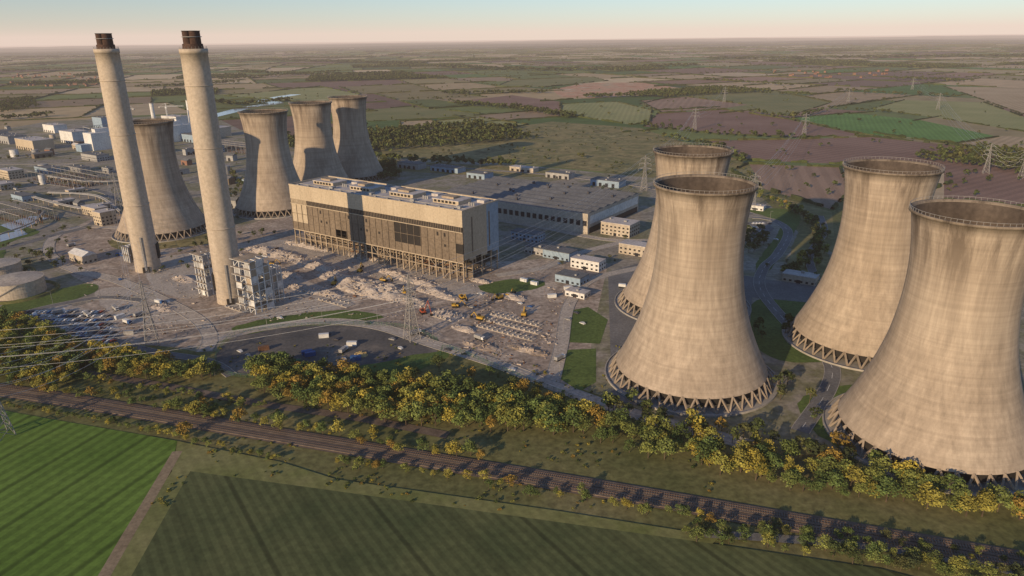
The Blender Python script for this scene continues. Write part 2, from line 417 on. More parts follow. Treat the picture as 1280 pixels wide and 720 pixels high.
def field(name,pix,mat,hed=True,z=None):
    pts=S(pix); CUSTOM.append(pts); sheet(name,pts,mat,z)
    if hed:
        for i in range(len(pts)):
            if R_()<.85: hedge(pts[i],pts[(i+1)%len(pts)],U(2,4),2.2,.95)
Mf_green=cropmat("bright_green_crop",(.09,.19,.04),(.13,.25,.06),9,.4,.08)
Mf_brown=cropmat("ploughed_soil",(.19,.115,.085),(.26,.165,.125),14,1.0,.08,.006)
Mf_brown2=cropmat("harrowed_soil",(.25,.165,.115),(.32,.22,.155),18,.3,.08,.006)
Mf_tan=cropmat("stubble",(.34,.255,.15),(.44,.34,.21),12,.8,.1,.006)
Mf_pale=cropmat("pale_pasture",(.22,.24,.09),(.31,.30,.13),12,.2,.08,.008)
Mf_olive=cropmat("olive_pasture",(.15,.165,.06),(.22,.205,.085),12,.6,.08,.008)
Mf_red=nmat("red_clay",[(.3,(.36,.18,.10)),(.5,(.52,.30,.19)),(.62,(.38,.32,.2)),(.7,(.66,.54,.44))],.012,.05,"pos",detail=7)
field("rapeseed_field",[(985,148),(1062,141),(1150,150),(1248,171),(1196,179),(1080,168)],Mf_green)
field("ploughed_field",[(822,142),(905,137),(985,149),(1080,169),(1000,172),(900,168),(805,158)],Mf_brown)
field("ploughed_field",[(880,176),(1000,174),(1090,171),(1220,185),(1300,205),(1300,262),(1180,250),(1180,215),(1050,205),(930,200)],Mf_brown)
field("stubble_field",[(935,205),(1050,209),(1062,240),(1040,262),(955,236),(915,214)],Mf_brown2)
field("rough_field",[(950,240),(1040,265),(1046,330),(1020,300),(1000,272)],M_scrub,False)
field("stubble_field",[(1092,166),(1200,182),(1290,198),(1500,215),(1500,185),(1255,170),(1200,180)],Mf_tan)
field("stubble_field",[(1130,125),(1230,128),(1290,150),(1290,166),(1190,150),(1090,136)],Mf_pale)
field("stubble_field",[(1180,108),(1400,112),(1400,150),(1300,150),(1235,127)],Mf_tan)
field("pasture_field",[(850,118),(960,112),(1040,128),(985,145),(900,134),(820,138),(800,130)],Mf_olive)
field("ploughed_field",[(800,126),(858,121),(935,131),(900,136),(826,140)],Mf_brown2)
field("pasture_field",[(703,130),(770,127),(815,138),(812,153),(790,156),(700,143)],Mf_pale)
field("clay_quarry",[(690,112),(730,104),(800,103),(850,110),(845,116),(790,120),(735,123),(700,121)],Mf_red,False)
field("stubble_field",[(500,152),(540,150),(560,167),(505,169)],Mf_tan)
field("pasture_field",[(545,151),(600,147),(660,156),(580,168),(563,166)],Mf_pale)
field("stubble_field",[(450,138),(515,133),(600,142),(600,146),(500,150),(460,152)],Mf_olive)
field("stubble_field",[(560,128),(640,119),(700,127),(700,140),(640,134)],Mf_brown)
field("stubble_field",[(640,100),(740,96),(760,101),(680,109),(620,108)],Mf_olive)
field("rough_field",[(470,176),(560,171),(690,152),(800,160),(830,170),(935,203),(955,236),(830,222),(640,204),(480,195)],M_scrub,False)
field("pasture_field",[(1190,252),(1300,266),(1500,300),(1500,360),(1200,330),(1180,300)],Mf_tan)
field("pasture_field",[(280,120),(400,108),(450,118),(430,132),(340,124)],Mf_pale)
random.seed(5)
for poly,cx,cy,A in cells:
    ex=inpoly(cx,cy,SITE)
    if ex and cy<900: continue
    o=len(vs); vs+= [(x,y,.03) for x,y in poly]; fs.append(tuple(range(o,o+len(poly))))
    c=pick(palr if cx>cy*.15+200 else pal); c=sc_(c,U(.8,1.2))
    d=math.hypot(cx,cy)
    if not excl(cx,cy) and R_()<(.04 if d<4000 else .09):
        c=(.05,.055,.028)
        sp=max(11,d/260)
        for (a,b,z,h,k,cc) in infill(poly,sp,(9,15),grn):
            farT.append((a,b,0,h*U(.8,1.1),sp/11*1.1,cc))
    cols.append(c)
me=bpy.data.meshes.new("farmland"); me.from_pydata(vs,[],fs); me.materials.append(M_farm)
a=me.color_attributes.new("Col",'FLOAT_COLOR','CORNER')
buf=[]
for f,c in zip(fs,cols): buf+= [c[0],c[1],c[2],1]*len(f)
a.data.foreach_set("color",buf); link(bpy.data.objects.new("farmland",me))
for p,q in segs:
    L=math.hypot(q[0]-p[0],q[1]-p[1])
    mode=R_()
    kk=max(1,int(L/120))
    for i in range(kk):
        a_=(p[0]+(q[0]-p[0])*i/kk,p[1]+(q[1]-p[1])*i/kk); b_=(p[0]+(q[0]-p[0])*(i+1)/kk,p[1]+(q[1]-p[1])*(i+1)/kk)
        mx,my=(a_[0]+b_[0])/2,(a_[1]+b_[1])/2; d=math.hypot(mx,my)
        if abs(mx)>my*.85+300 or excl(mx,my): continue
        if mode<.85: hedge(a_,b_,U(2,4)*(1+d/12000),2.2*(1+d/9000))
        nt_=0
        r=R_()
        if mode>.84: nt_=int(120/max(14,d/200))
        elif r<.4: nt_=random.randint(0,2)
        for _ in range(nt_):
            t=R_(); farT.append((a_[0]+(b_[0]-a_[0])*t+U(-3,3),a_[1]+(b_[1]-a_[1])*t+U(-3,3),0,U(6,11),U(1,1.5)*(1+d/14000),grn()))
for pix,w,sp in [([(575,131),(640,136),(715,147)],40,9),([(735,122),(800,121)],40,10),([(1125,99),(1205,102)],70,14),([(480,168),(560,171),(640,160)],25,9),
                 ([(950,118),(1010,120)],25,14),([(1030,140),(985,148),(940,142)],12,12),([(800,158),(900,170),(1000,174)],8,16),([(280,100),(420,90)],60,16),([(0,90),(150,84)],70,18),
                 ([(180,110),(290,104)],60,14),([(270,128),(300,132),(360,126)],30,10),([(400,165),(470,172)],30,9),([(830,172),(900,190),(930,206)],14,13),
                 ([(0,150),(60,146)],40,11),([(480,200),(560,206),(640,208)],22,9),([(560,118),(680,116)],40,12),([(880,100),(990,108)],20,15),([(1050,115),(1180,122)],14,18),
                 ([(140,78),(330,76),(520,80)],220,34),([(560,84),(700,88),(860,82)],180,34),([(20,72),(200,70)],260,44),([(900,74),(1100,72),(1280,70)],260,44),([(300,90),(380,94),(500,92)],90,24)]:
    farT+=[(x,y,z,h*(1+sp/60),k*max(1,sp/16),c) for (x,y,z,h,k,c) in along(S(pix),w,sp,(8,13),grn,(1.1,1.6))]
for i in range(700):
    a_,b_=P(U(-60,1340),80+170*R_()**2)
    if not inpoly(a_,b_,SITE): farT.append((a_,b_,0,U(5,10),U(1,1.5),grn()))
pl=S([(470,176),(560,171),(690,152),(800,160),(830,170),(935,203),(955,236),(830,222),(640,204),(480,195)])
for i in range(700):
    a_,b_=P(U(470,960),U(152,238))
    if inpoly(a_,b_,pl) and noise.noise(Vector((a_/90,b_/90,0)))>-.05: farT.append((a_,b_,0,U(2,5),U(1.2,2),grn()))
forest("distant_trees",farT,T_far)
quads_obj("hedgerow",np.array(hedV),np.array(hedC),M_leaf)
mb=MB()
for ring,(dist,hh) in enumerate([(15000,25),(19000,45),(25000,75),(33000,110)]):
    n=160; pts=[]
    for i in range(n+1):
        a=math.radians(40+100*i/n); x=dist*math.cos(a)*1.3; y=dist*math.sin(a)
        h=hh*(.55+.9*noise.noise(Vector((i*.07+ring*9,ring*3.3,0)))+.18*noise.noise(Vector((i*.6,ring,5))))
        pts.append((x,y,max(1,h)))
    vs_=[(x*.9,y*.9,-1) for x,y,h in pts]+[(x,y,h) for x,y,h in pts]+[(x*1.12,y*1.12,-1) for x,y,h in pts]
    mb.add(vs_,[(r*(n+1)+i,r*(n+1)+i+1,(r+1)*(n+1)+i+1,(r+1)*(n+1)+i) for r in (0,1) for i in range(n)])
mb.obj("hills",[M_far],smooth=True)

# village
mb=MB()
for i in range(80):
    if i<55: x,y=P(U(15,150),U(92,108))
    else: x,y=P(U(960,1110),U(88,98))
    w,l,h=U(7,10),U(9,20),U(5,7); a=U(0,3.14)
    t=MB(); t.box(-l/2,-w/2,0,l/2,w/2,h,0); t.gable(-l/2,-w/2,l/2,w/2,h,3.5,1,.3)
    ca,sa=math.cos(a),math.sin(a)
    mb.add([(x+vx*ca-vy*sa,y+vx*sa+vy*ca,vz) for vx,vy,vz in t.v],t.f,0)
    mb.m[-len(t.f):]=t.m
mb.obj("village_houses",[M_brick,M_tile])
road("river",S([(235,156),(255,148),(283,141),(310,134),(345,129),(330,125),(370,118)]),42,M_water)

# ------------------------------------------------------------------ power station ground
random.seed(11)
sheet("yard_ground",S([(-350,520),(-350,235),(-60,172),(60,152),(260,142),(300,162),(480,197),(640,205),(830,224),(945,240),(1008,300),(1100,345),(1350,380),(1600,520),(1500,640),(1100,590),(735,505),(560,455),(430,425),(270,470),(150,470),(0,430)]),M_yard)
blob("rough_grass",S([(0,400),(60,395),(160,420),(270,440),(430,415),(560,440),(735,490),(900,540),(1200,590),(1500,640),(1400,760),(900,650),(350,560),(-200,500),(-200,400)]),M_ground)
sheet("demolition_ground",S([(60,300),(140,262),(250,300),(350,268),(420,290),(590,330),(735,320),(760,330),(740,420),(735,488),(700,484),(560,440),(470,405),(400,392),(300,408),(240,436),(140,428),(90,385),(140,370),(90,345)]),M_site)
blob("concrete_paving",S([(350,300),(430,310),(520,335),(610,362),(560,372),(480,350),(400,330),(320,315)]),M_conc)
blob("concrete_paving",S([(180,330),(240,318),(262,345),(250,372),(200,365)]),M_conc)
blob("concrete_paving",S([(120,365),(170,362),(250,395),(235,405),(150,400)]),M_conc)
blob("concrete_paving",S([(300,350),(360,345),(440,378),(380,392),(320,395)]),M_conc)
blob("gravel_yard",S([(270,445),(290,424),(340,412),(400,408),(480,408),(548,424),(545,440),(510,456),(440,466),(330,470),(285,466)]),M_dark)
sheet("car_park",S([(20,392),(70,378),(135,392),(150,412),(140,430),(30,432),(15,415)]),M_conc)
blob("lawn",S([(290,410),(350,396),(430,388),(480,396),(440,403),(380,404),(310,418)]),M_grass)
blob("lawn",S([(598,358),(640,349),(682,353),(670,361),(620,368)]),M_grass)
sheet("lawn",S([(706,390),(735,384),(760,400),(750,430),(704,428)]),M_grass)
sheet("lawn",S([(702,438),(745,436),(745,478),(725,490),(694,470)]),M_grass)
blob("lawn",S([(420,468),(500,448),(560,440),(545,455),(480,474)]),M_grass)
blob("lawn",S([(0,385),(30,372),(110,355),(120,365),(60,385),(20,398)]),M_grass)
blob("lawn",S([(140,300),(200,298),(280,290),(290,300),(220,310),(150,312)]),M_scrub)
blob("lawn",S([(50,290),(10,305),(0,340),(-60,350),(-60,290),(0,280)]),M_grass)
blob("lawn",S([(930,262),(985,262),(1000,275),(975,320),(955,345),(945,330),(975,280)]),M_grass)
blob("lawn",S([(1000,290),(1030,310),(1045,350),(1010,352),(985,335)]),M_scrub)
blob("lawn",S([(940,380),(1010,370),(1080,400),(1040,450),(950,440)]),M_grass)
blob("lawn",S([(1000,500),(1100,480),(1240,520),(1200,570),(1050,560)]),M_grass)
sheet("rough_grass",S([(480,200),(560,205),(700,212),(690,222),(560,218),(470,212)]),M_scrub)
sheet("asphalt_yard",S([(760,340),(815,325),(960,350),(1040,360),(1080,385),(940,372),(930,500),(850,520),(765,500)]),M_asph)
rd=lambda pix,w=7,m=M_asph,**k: road("site_road",S(pix),w,m,kerb=True,**k)
rd([(150,285),(100,284),(68,296),(62,318),(95,338),(150,352),(235,392),(262,420),(255,440)],9,M_conc)
rd([(-100,330),(0,312),(60,296),(120,278),(140,245),(80,232),(0,226),(-100,230)],9)
rd([(140,245),(190,232),(260,222),(320,208),(420,196)],8)
rd([(250,430),(320,412),(400,402),(470,408),(540,430),(620,455),(700,486),(800,520),(950,560)],9,M_conc,line=True)
rd([(0,400),(60,384),(130,372),(180,376)],7)
rd([(140,425),(190,440),(260,452),(290,470)],6)
rd([(690,478),(702,430),(712,380),(740,350),(800,335)],8,M_conc)
rd([(940,272),(965,275),(985,290),(972,318),(955,335),(950,360),(980,400),(1040,460),(1000,540)],8,line=True)
rd([(1025,270),(1030,290),(1012,320),(1020,350)],6)
rd([(500,205),(600,212),(720,222),(840,240),(940,268)],8)
rd([(620,275),(680,285),(760,300),(830,300)],8,M_conc)
rd([(620,345),(680,335),(720,318),(790,300)],8,M_conc)
rd([(0,262),(60,258),(140,245)],7); rd([(-60,205),(60,205),(150,200),(260,190)],8)
sheet("car_park",S([(935,278),(955,276),(968,286),(950,298),(930,292)]),M_asph)

# ------------------------------------------------------------------ near fields + railway
Mc1=cropmat("young_cereal_crop",(.095,.165,.025),(.14,.22,.04),6,.35,.14,.02,24)
Mc2=cropmat("beet_crop",(.07,.088,.034),(.12,.13,.052),4,-.6,.12,.02,22)
Mc3=cropmat("grass_margin",(.15,.165,.05),(.23,.22,.09),5,-.6,.05,.03)
sheet("green_crop_field",S([(-260,500),(0,513),(60,524),(222,552),(215,580),(125,730),(80,800),(-400,800)]),Mc1)
sheet("field_margin",S([(222,552),(240,556),(350,578),(420,600),(700,640),(900,672),(880,690),(250,600),(160,730),(80,830),(60,820),(215,590)]),Mc3)
sheet("dark_crop_field",S([(238,590),(400,612),(900,682),(1100,712),(1400,790),(1400,900),(80,900),(165,720)]),Mc2)
road("dirt_track",S([(222,565),(190,620),(160,670),(130,722),(90,790)]),4.5,M_track)
rail=S([(-200,462),(0,488),(130,508),(350,545),(700,603),(1000,655),(1300,707),(1500,745)])
rl=spline(rail,7); mb=MB(); strip(mb,rl,6.5,-6.5,nz(),0); zb=_z[0]
strip(mb,rl,5.3,.3,zb,0,.35); strip(mb,rl,-.3,-5.3,zb,0,.35)
for c in (2.8,-2.8):
    for r_ in (.75,-.75): strip(mb,rl,c+r_+.08,c+r_-.08,zb+.42,1,.16)
    fine=spline(rail,1.0)
    A1=offs(fine,c+1.25);B1=offs(fine,c-1.25)
    for i in range(0,len(fine)-1): mb.beam((*A1[i],zb+.4),(*B1[i],zb+.4),.28,2)
mb.obj("railway_track",[M_ballast,M_rail,M_sleeper])
road("access_track",S([(100,466),(200,482),(330,506),(440,522),(560,545)]),6,M_ballast)
road("access_track",S([(880,668),(1050,680),(1150,693),(1300,722)]),4.5,M_asph)

# ------------------------------------------------------------------ cooling towers
PZ=[0,7,15,25,35,48,61,72,83,94,106,112]; PR=[43.5,40.5,36.6,32.2,28.5,25.0,22.9,22.0,21.9,22.8,24.7,26]
_sp=spline(list(zip(PZ,PR)),1.0); _sz=np.array([p[0] for p in _sp]); _sr=np.array([p[1] for p in _sp])
def cooling_mesh():
    mb=MB(); N=112; Ht=106
    def rad(z): return float(np.interp(z,_sz,_sr))
    zs=[7+ (Ht-7)*i/40 for i in range(41)]
    mb.rev([(rad(z),z) for z in zs]+[(rad(Ht)+.9,Ht),(rad(Ht)+.9,Ht+1.1),(rad(Ht)-.1,Ht+1.1),(rad(Ht)-.7,Ht)],N,0)
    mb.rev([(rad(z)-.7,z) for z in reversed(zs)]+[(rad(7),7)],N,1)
    k=40
    for i in range(k):
        a0=2*math.pi*i/k; 
        for s_ in (-.5,.5):
            a1=a0+s_*2*math.pi/k
            mb.beam((44*math.cos(a0),44*math.sin(a0),.2),((rad(7)-.2)*math.cos(a1),(rad(7)-.2)*math.sin(a1),7.2),.85,2)
    mb.rev([(46.6,0),(46.6,1.3),(46,1.3),(46,.6),(0.5,.6)],N,3)
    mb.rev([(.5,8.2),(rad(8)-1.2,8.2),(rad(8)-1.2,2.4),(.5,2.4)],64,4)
    r=rad(Ht)+.7
    for i in range(72):
        a=2*math.pi*i/72; mb.beam((r*math.cos(a),r*math.sin(a),Ht+1.1),(r*math.cos(a),r*math.sin(a),Ht+2.4),.12,5)
        b=2*math.pi*(i+1)/72; mb.beam((r*math.cos(a),r*math.sin(a),Ht+2.4),(r*math.cos(b),r*math.sin(b),Ht+2.4),.12,5)
    me=mb.mesh("cooling_tower",[M_tower,M_towin,M_leg,M_kerb,M_black,M_galv])
    sm=[f.material_index<2 for f in me.polygons]; me.polygons.foreach_set("use_smooth",sm); return me
CT=cooling_mesh()
for (px,py) in [(181,153),(329,140),(388,129),(434.5,122),(881,232),(866,190),(1115,210),(1223,268)]:
    x,y=P(px,py,106); inst("cooling_tower",CT,x,y,U(0,6))

# ------------------------------------------------------------------ chimneys
def chimney_mesh():
    mb=MB(); prof=[(9.9,0),(9.6,10)]
    for i in range(1,18): prof.append((9.6-1.3*i/17,10+160*i/17))
    prof+=[(8.7,170),(8.7,173),(7.9,173),(7.9,171.5),(.4,171.5)]
    mb.rev(prof,48,0)
    for z in (55,110,150): 
        mb.rev([(9.6-.008*z,z),(10.1-.008*z,z),(10.1-.008*z,z+.5),(9.6-.008*z,z+.5)],48,0)
    mb.cyl(0,0,171.5,176,6.4,6.2,32,1)
    for a in range(4):
        c,s=math.cos(a*math.pi/2+.5),math.sin(a*math.pi/2+.5)
        mb.cyl(c*3.1,s*3.1,176,183.5,2.6,2.5,20,1); mb.cyl(c*3.1,s*3.1,183.5,183.9,2.8,2.8,20,2)
    mb.cyl(0,0,180,180.4,6.2,6.2,32,3)
    for i in range(24):
        a=i*math.pi/12; mb.beam((8.2*math.cos(a),8.2*math.sin(a),173),(8.2*math.cos(a),8.2*math.sin(a),174.4),.12,3)
    mb.box(-.6,-10.2,2,.6,-9.9,30,3)
    mb.box(-2.5,-10.05,0,2.5,-9.6,5,2)
    for s_ in (-1,1): mb.box(s_*8.5-1.8,-3.5,10,s_*8.5+1.8,3.5,22,2)
    me=mb.mesh("chimney",[M_chim,M_chdark,M_black,M_galv]); me.polygons.foreach_set("use_smooth",[f.material_index==0 for f in me.polygons]); return me
CH=chimney_mesh()
x,y=P(186,337); inst("chimney",CH,x,y,.3)
x,y=P(290,376); inst("chimney",CH,x,y,.3)

# ------------------------------------------------------------------ boiler house
AX=math.atan2(-.572,.82)
Bx,By=P(361,231,56)
bh=empty("boiler_house",(Bx,By,0),AX)
L,D,Z=197,46,56
mb=MB()
mb.box(0,0,44,L,1,Z,0)
nb=28; bw=L/nb
for i in range(nb):
    x0=i*bw
    for (z0,z1) in ((16,23),(23,31),(31,40)):
        if z0==16 and R_()<.12: continue
        m=1
        if 18<=i<22 and z0>16: m=2
        elif R_()<.03: m=2
        if i<3 and z0>16: m=0
        mb.box(x0+.03,.15+U(0,.1),z0+.03,x0+bw-.03,.9,z1-.03,m)
        if R_()<.2 and m==1 and z0>16: mb.box(x0+bw*.35,.02,z0+3.4,x0+bw*.6,.12,z1-2.6,2)
    mb.box(x0-.16,-.3,16.2,x0+.16,.0,39.4,1)
    mb.box(x0+.05,.3,40,x0+bw-.05,.8,44,2 if i>2 else 0)
    for k in (0,.25,.5,.75): mb.box(x0+bw*k-.25,.05,40,x0+bw*k+.25,.28,44,1)
    if i%2==0: mb.box(x0-.08,-.1,44,x0+.08,-.01,Z,0)
mb.box(0,-.45,39.5,L,.05,40.05,0); mb.box(0,-.45,15.6,L,.1,16.1,0); mb.box(0,-.36,31-.2,L,-.05,31+.1,1)
for xe,s_ in ((L,1),(0,-1)):
    xa,xb=(L-1,L) if s_>0 else (0,1)
    for j in range(6):
        y0=1.02+(D-2.04)*j/6;y1=1.02+(D-2.04)*(j+1)/6
        mb.box(xa,y0+.02,16+(0 if j%2 else 2),xb,y1-.02,Z,0 if j<4 else 3)
        xo=xb+.01 if s_>0 else xa-.01-.1
        if j in (1,4): mb.box(xo,y0+2.5,22,xo+.1,y0+4,50,1)
mb.box(0,D-1,6,L,D,Z,3)
mb.obj("cladding",[M_tan,M_brown,M_black,M_bluegrey,M_rust],bh)
mb=MB()
mb.box(1.02,1.02,Z-1.6,L-1.02,D-1.02,Z-.4,0)
mb.box(-.3,-.3,Z+.003,L+.3,.8,Z+1.0,1); mb.box(-.3,D-.8,Z+.003,L+.3,D+.3,Z+1.0,1)
mb.box(-.3,.81,Z+.003,.8,D-.81,Z+1.0,1); mb.box(L-.8,.81,Z+.003,L+.3,D-.81,Z+1.0,1)
for i in range(4):
    x0=14+i*47
    mb.box(x0,16,Z-.4,x0+26,32,Z+2.6,1); mb.box(x0-.4,15.6,Z+2.6,x0+26.4,32.4,Z+3.1,0)
    for k in range(6): mb.box(x0+1.5+k*3.8,15.8,Z+.4,x0+4+k*3.8,15.98,Z+2.2,2)
    mb.box(x0+6,20,Z+3.1,x0+18,28,Z+4.6,4)
    mb.box(x0+30,8,Z-.4,x0+34,12,Z+1.6,3); mb.box(x0+31,33,Z-.4,x0+38,40,Z+1.8,0)
    for k in range(3): mb.cyl(x0+32+k*2.2,22,Z-.4,Z+2.2,.7,.7,10,3)
for k in range(14): mb.box(6+k*13.7,4,Z-.4,8+k*13.7,6,Z+.7,3)
mb.box(2,9.8,Z-.3,L-2,10.4,Z+.1,3); mb.box(2,41.8,Z-.3,L-2,42.6,Z+.3,3)
mb.obj("roof",[M_roof,M_tan,M_black,M_gsteel,M_steel],bh)
mb=MB()
for i in range(nb+1):
    x0=min(max(i*bw,.6),L-.6)
    for y0 in (.7,12,24,36,D-1.6):
        mb.box(x0-.45,y0-.45,0,x0+.45,y0+.45,15.5 if y0<1 else 40,0)
    if i<nb:
        x1=x0+bw
        if R_()<.3: mb.beam((x0,.6,0),(x1,.6,8),.4,0)
        if R_()<.3: mb.beam((x1,.6,8.5),(x0,.6,15.4),.4,0)
        if R_()<.3: mb.beam((x0,12,0),(x1,12,14),.4,1)
for z0 in (8,14.9):
    for y0 in (.7,12,24,36): mb.box(0,y0-.3,z0,L,y0+.3,z0+.55,0)
for z0 in (8.6,15.7,30):
    mb.box(1,12.5,z0,L-1,D-1.1,z0+.4,2)
for i in range(34):
    x0=U(3,L-12); mb.box(x0,U(14,30),0,x0+U(3,9),U(31,40),U(4,15),random.choice([1,2,3]))
for i in range(14):
    x0=U(3,L-12); z0=U(2,12); mb.beam((x0,U(2,10),z0),(x0+U(5,14),U(2,12),z0+U(-4,4)),U(.3,1.2),random.choice([0,1]))
mb.box(1,13,0,L-1,13.4,6,2)
mb.obj("steel_frame",[M_steel,M_rust,M_brown,M_black],bh)

# turbine hall (grey roof) behind
hx,hy=P(735,265,22)
cx0=hx-math.cos(AX)*185; cy0=hy-math.sin(AX)*185
th=empty("turbine_hall",(cx0,cy0,0),AX)
mb=MB(); mb.box(0,0,0,185,112,20,0)
for i in range(7): mb.gable(0,i*16,185,(i+1)*16,20.01,1.6,1,.0)
for i in range(26):
    mb.box(2+i*7.1,-.12,8,6.4+i*7.1,-.01,13,2)
mb.box(185.12,3,0,185.3,109,6,2)
for j in range(13): mb.box(185.02,4+j*8.2,9,185.11,11.8+j*8.2,17,3)
for k in range(7):
    mb.box(3,k*16+7.7,21.55,182,k*16+8.3,21.75,4)
for k in range(18): 
    xx,yy=U(5,175),U(5,105); mb.box(xx,yy,20.5,xx+2,yy+2,23,4)
mb.obj("hall_body",[M_beige,M_gable,M_glass,M_white,M_dgrey],th)

def building(name,px,py,l,w,h,mats,roof="flat",rz=AX,win=True):
    x,y=P(px,py); e=empty(name,(x,y,0),rz)
    mb=MB(); mb.box(-l/2,-w/2,0,l/2,w/2,h,0); mb.obj("walls",mats,e)
    mb=MB()
    if roof=="flat":
        mb.box(-l/2-.2,-w/2-.2,h+.003,l/2+.2,w/2+.2,h+.5,1)
        for _ in range(max(1,int(l*w/250))):
            a,b=U(-l/2+2,l/2-4),U(-w/2+2,w/2-4); mb.box(a,b,h+.5,a+U(1.5,3),b+U(1.5,3),h+U(1.2,2.4),2)
    else: mb.gable(-l/2,-w/2,l/2,w/2,h+.003,roof,1,.4)
    mb.obj("roof",[mats[0],mats[1],M_gsteel],e)
    mb=MB()
    if win:
        nfl=max(1,int(h/3.6)); n=max(1,int(l/4)); n2=max(1,int(w/4))
        for f in range(nfl):
            z0=1+f*3.5
            for i in range(n):
                a=-l/2+(i+.3)*l/n
                mb.box(a,-w/2-.06,z0,a+l/n*.45,-w/2-.01,z0+1.5)
            for i in range(n2):
                a=-w/2+(i+.3)*w/n2
                for s_ in (-1,1): mb.box(s_*(l/2+.035)-.025,a,z0,s_*(l/2+.035)+.025,a+w/n2*.45,z0+1.5)
    else:
        for i in range(int(l/9)):
            a=-l/2+3+i*9; mb.box(a,-w/2-.06,0,a+4,-w/2-.01,min(5,h*.6))
    mb.box(-1.5,-w/2-.09,0,1.5,-w/2-.065,3)
    mb.obj("windows",[M_glass],e)
    return e
WB=[M_beige,M_roof];WW=[M_white,M_roof];WG=[M_bluegrey,M_gable];WT=[M_tan,M_roof];BR=[M_brick,M_gable];WD=[M_gsteel,M_gable];WK=[M_brown,M_asph]
building("workshop",105,326,24,12,7,[M_beige,M_white],3)
building("store_building",715,352,22,14,6,WG); building("office_building",735,335,26,12,8,WW)
building("store_building",722,370,16,9,4,WW)
building("control_building",775,292,30,22,12,WB); building("store_building",700,322,26,14,7,WG); building("store_building",672,316,20,12,6,WD)
building("office_building",800,318,34,14,9,WB); building("switch_house",660,300,30,12,8,WG)
building("office_building",845,300,26,18,10,WB)
for (a,b,l,w,h,m) in [(560,214,50,18,7,WG),(515,210,40,18,8,WD),(600,222,30,20,7,WG),(655,214,40,14,6,WB),(700,222,36,16,7,WD),(760,232,40,20,8,WG)]:
    building("warehouse",a,b,l,w,h,m,"flat",AX,False)
building("gatehouse",945,262,18,10,5,WW); building("store_building",1000,352,24,12,6,WB)
building("pump_house",1060,380,18,10,6,WD)
building("store_building",120,268,30,14,9,WT); building("store_building",133,280,16,16,14,WT)
for (a,b,l,w,h,m) in [(45,186,70,34,18,WT),(15,178,60,32,14,WD),(15,222,36,20,12,WT),(5,236,26,16,8,WB),(95,178,50,30,22,WW),(150,172,60,30,20,WG),(200,172,50,30,18,WG),(120,200,50,20,10,WD),(185,192,40,22,12,WW),(60,215,40,18,8,WG),(240,176,60,30,14,WG),(275,170,40,26,18,WB),(220,156,60,30,20,WW),(100,214,36,14,7,WD),(30,250,30,14,7,WG),(265,190,44,20,12,WG),(70,165,50,26,16,WW),(130,160,40,24,24,WG)]:
    building("plant_building",a,b,l,w,h,m,"flat",AX,h<13)
random.seed(31)
for k in range(26):
    a,b=U(-10,330),U(158,262)
    if 140<a<255 and b>225: continue
    t_=random.choice([WB,WD,WG,WT,WK,BR,WD]); gb=random.choice(["flat",2.5,3])
    building("plant_building",a,b,U(9,30),U(7,12),U(4,10),t_,gb,AX+random.choice([0,math.pi/2,U(-.4,.4)]),R_()<.5)
for (a,b) in [(130,186),(176,182),(222,176)]:
    x,y=P(a,b); e=empty("gas_turbine_unit",(x,y,0),AX)
    mb=MB(); mb.box(-14,-24,0,14,24,30,0); mb.box(-8,24.01,0,8,42,18,0); mb.box(-10,-42,0,10,-24.01,12,1)
    for k in range(5): mb.box(-14.2,-20+k*9,4,-14.01,-14+k*9,22,1)
    mb.box(-6,-12,30,6,12,36,0)
    for k in range(4): mb.beam((-12,-22+k*14,30),(-12,-22+k*14,40),.6,2)
    mb.beam((-12,-22,40),(-12,20,40),.8,2); mb.beam((12,-22,38),(-12,-22,40),.8,2)
    mb.cyl(0,33,0,72,3.8,3.4,20,0); mb.cyl(0,33,72,73,3.9,3.9,20,2)
    mb.obj("unit_body",[M_white,M_bluegrey,M_gsteel],e)
for k in range(16):
    x,y=P(U(0,320),U(165,260)); r=U(3,8); h=U(5,13); mb=MB()
    mb.cyl(0,0,0,h,r,r,28,0,False); mb.rev([(r,h),(r+.2,h),(r+.2,h+.3),(.2,h+r*.18)],28,1)
    for i in range(8): mb.beam((r+.3,0,i*h/8),(r+.3,0,(i+1)*h/8),.25,2)
    mb.rev([(r,h*.5),(r+.15,h*.5),(r+.15,h*.5+.3),(r,h*.5+.3)],28,1)
    mb.obj("process_tank",[random.choice([M_beige,M_gsteel,M_white]),M_gsteel,M_galv],None,(x,y,0))
def tower_crane(px,py,h,rz,jl=42):
    x,y=P(px,py); mb=MB()
    for k in range(int(h/4)):
        z=k*4
        for (a,b) in ((1,1),(1,-1),(-1,-1),(-1,1)): mb.beam((a,b,z),(a,b,z+4),.35)
        mb.beam((-1,-1,z),(1,-1,z+4),.2); mb.beam((1,1,z),(-1,1,z+4),.2); mb.beam((-1,1,z),(-1,-1,z+4),.2)
    mb.box(-1.6,-1.6,h,1.6,1.6,h+3); mb.beam((0,0,h+3),(0,0,h+10),.8)
    for y_ in (-.8,.8): mb.beam((-14,y_,h+3),(jl,y_,h+3),.35)
    mb.beam((0,0,h+5),(jl,0,h+4.4),.3); mb.beam((0,0,h+10),(jl*.7,0,h+4.5),.2); mb.beam((0,0,h+10),(-13,0,h+3.2),.2)
    for k in range(int(jl/3)): mb.beam((k*3,-.8,h+3),(k*3+1.5,0,h+4.7),.18); mb.beam((k*3+1.5,0,h+4.7),(k*3+3,.8,h+3),.18)
    mb.box(-14,-1.4,h+1,-10.5,1.4,h+2.8,1); mb.obj("tower_crane",[M_wpaint,M_conc],None,(x,y,0),rz)
tower_crane(213,168,52,.2,34); tower_crane(168,166,46,2.6,30)
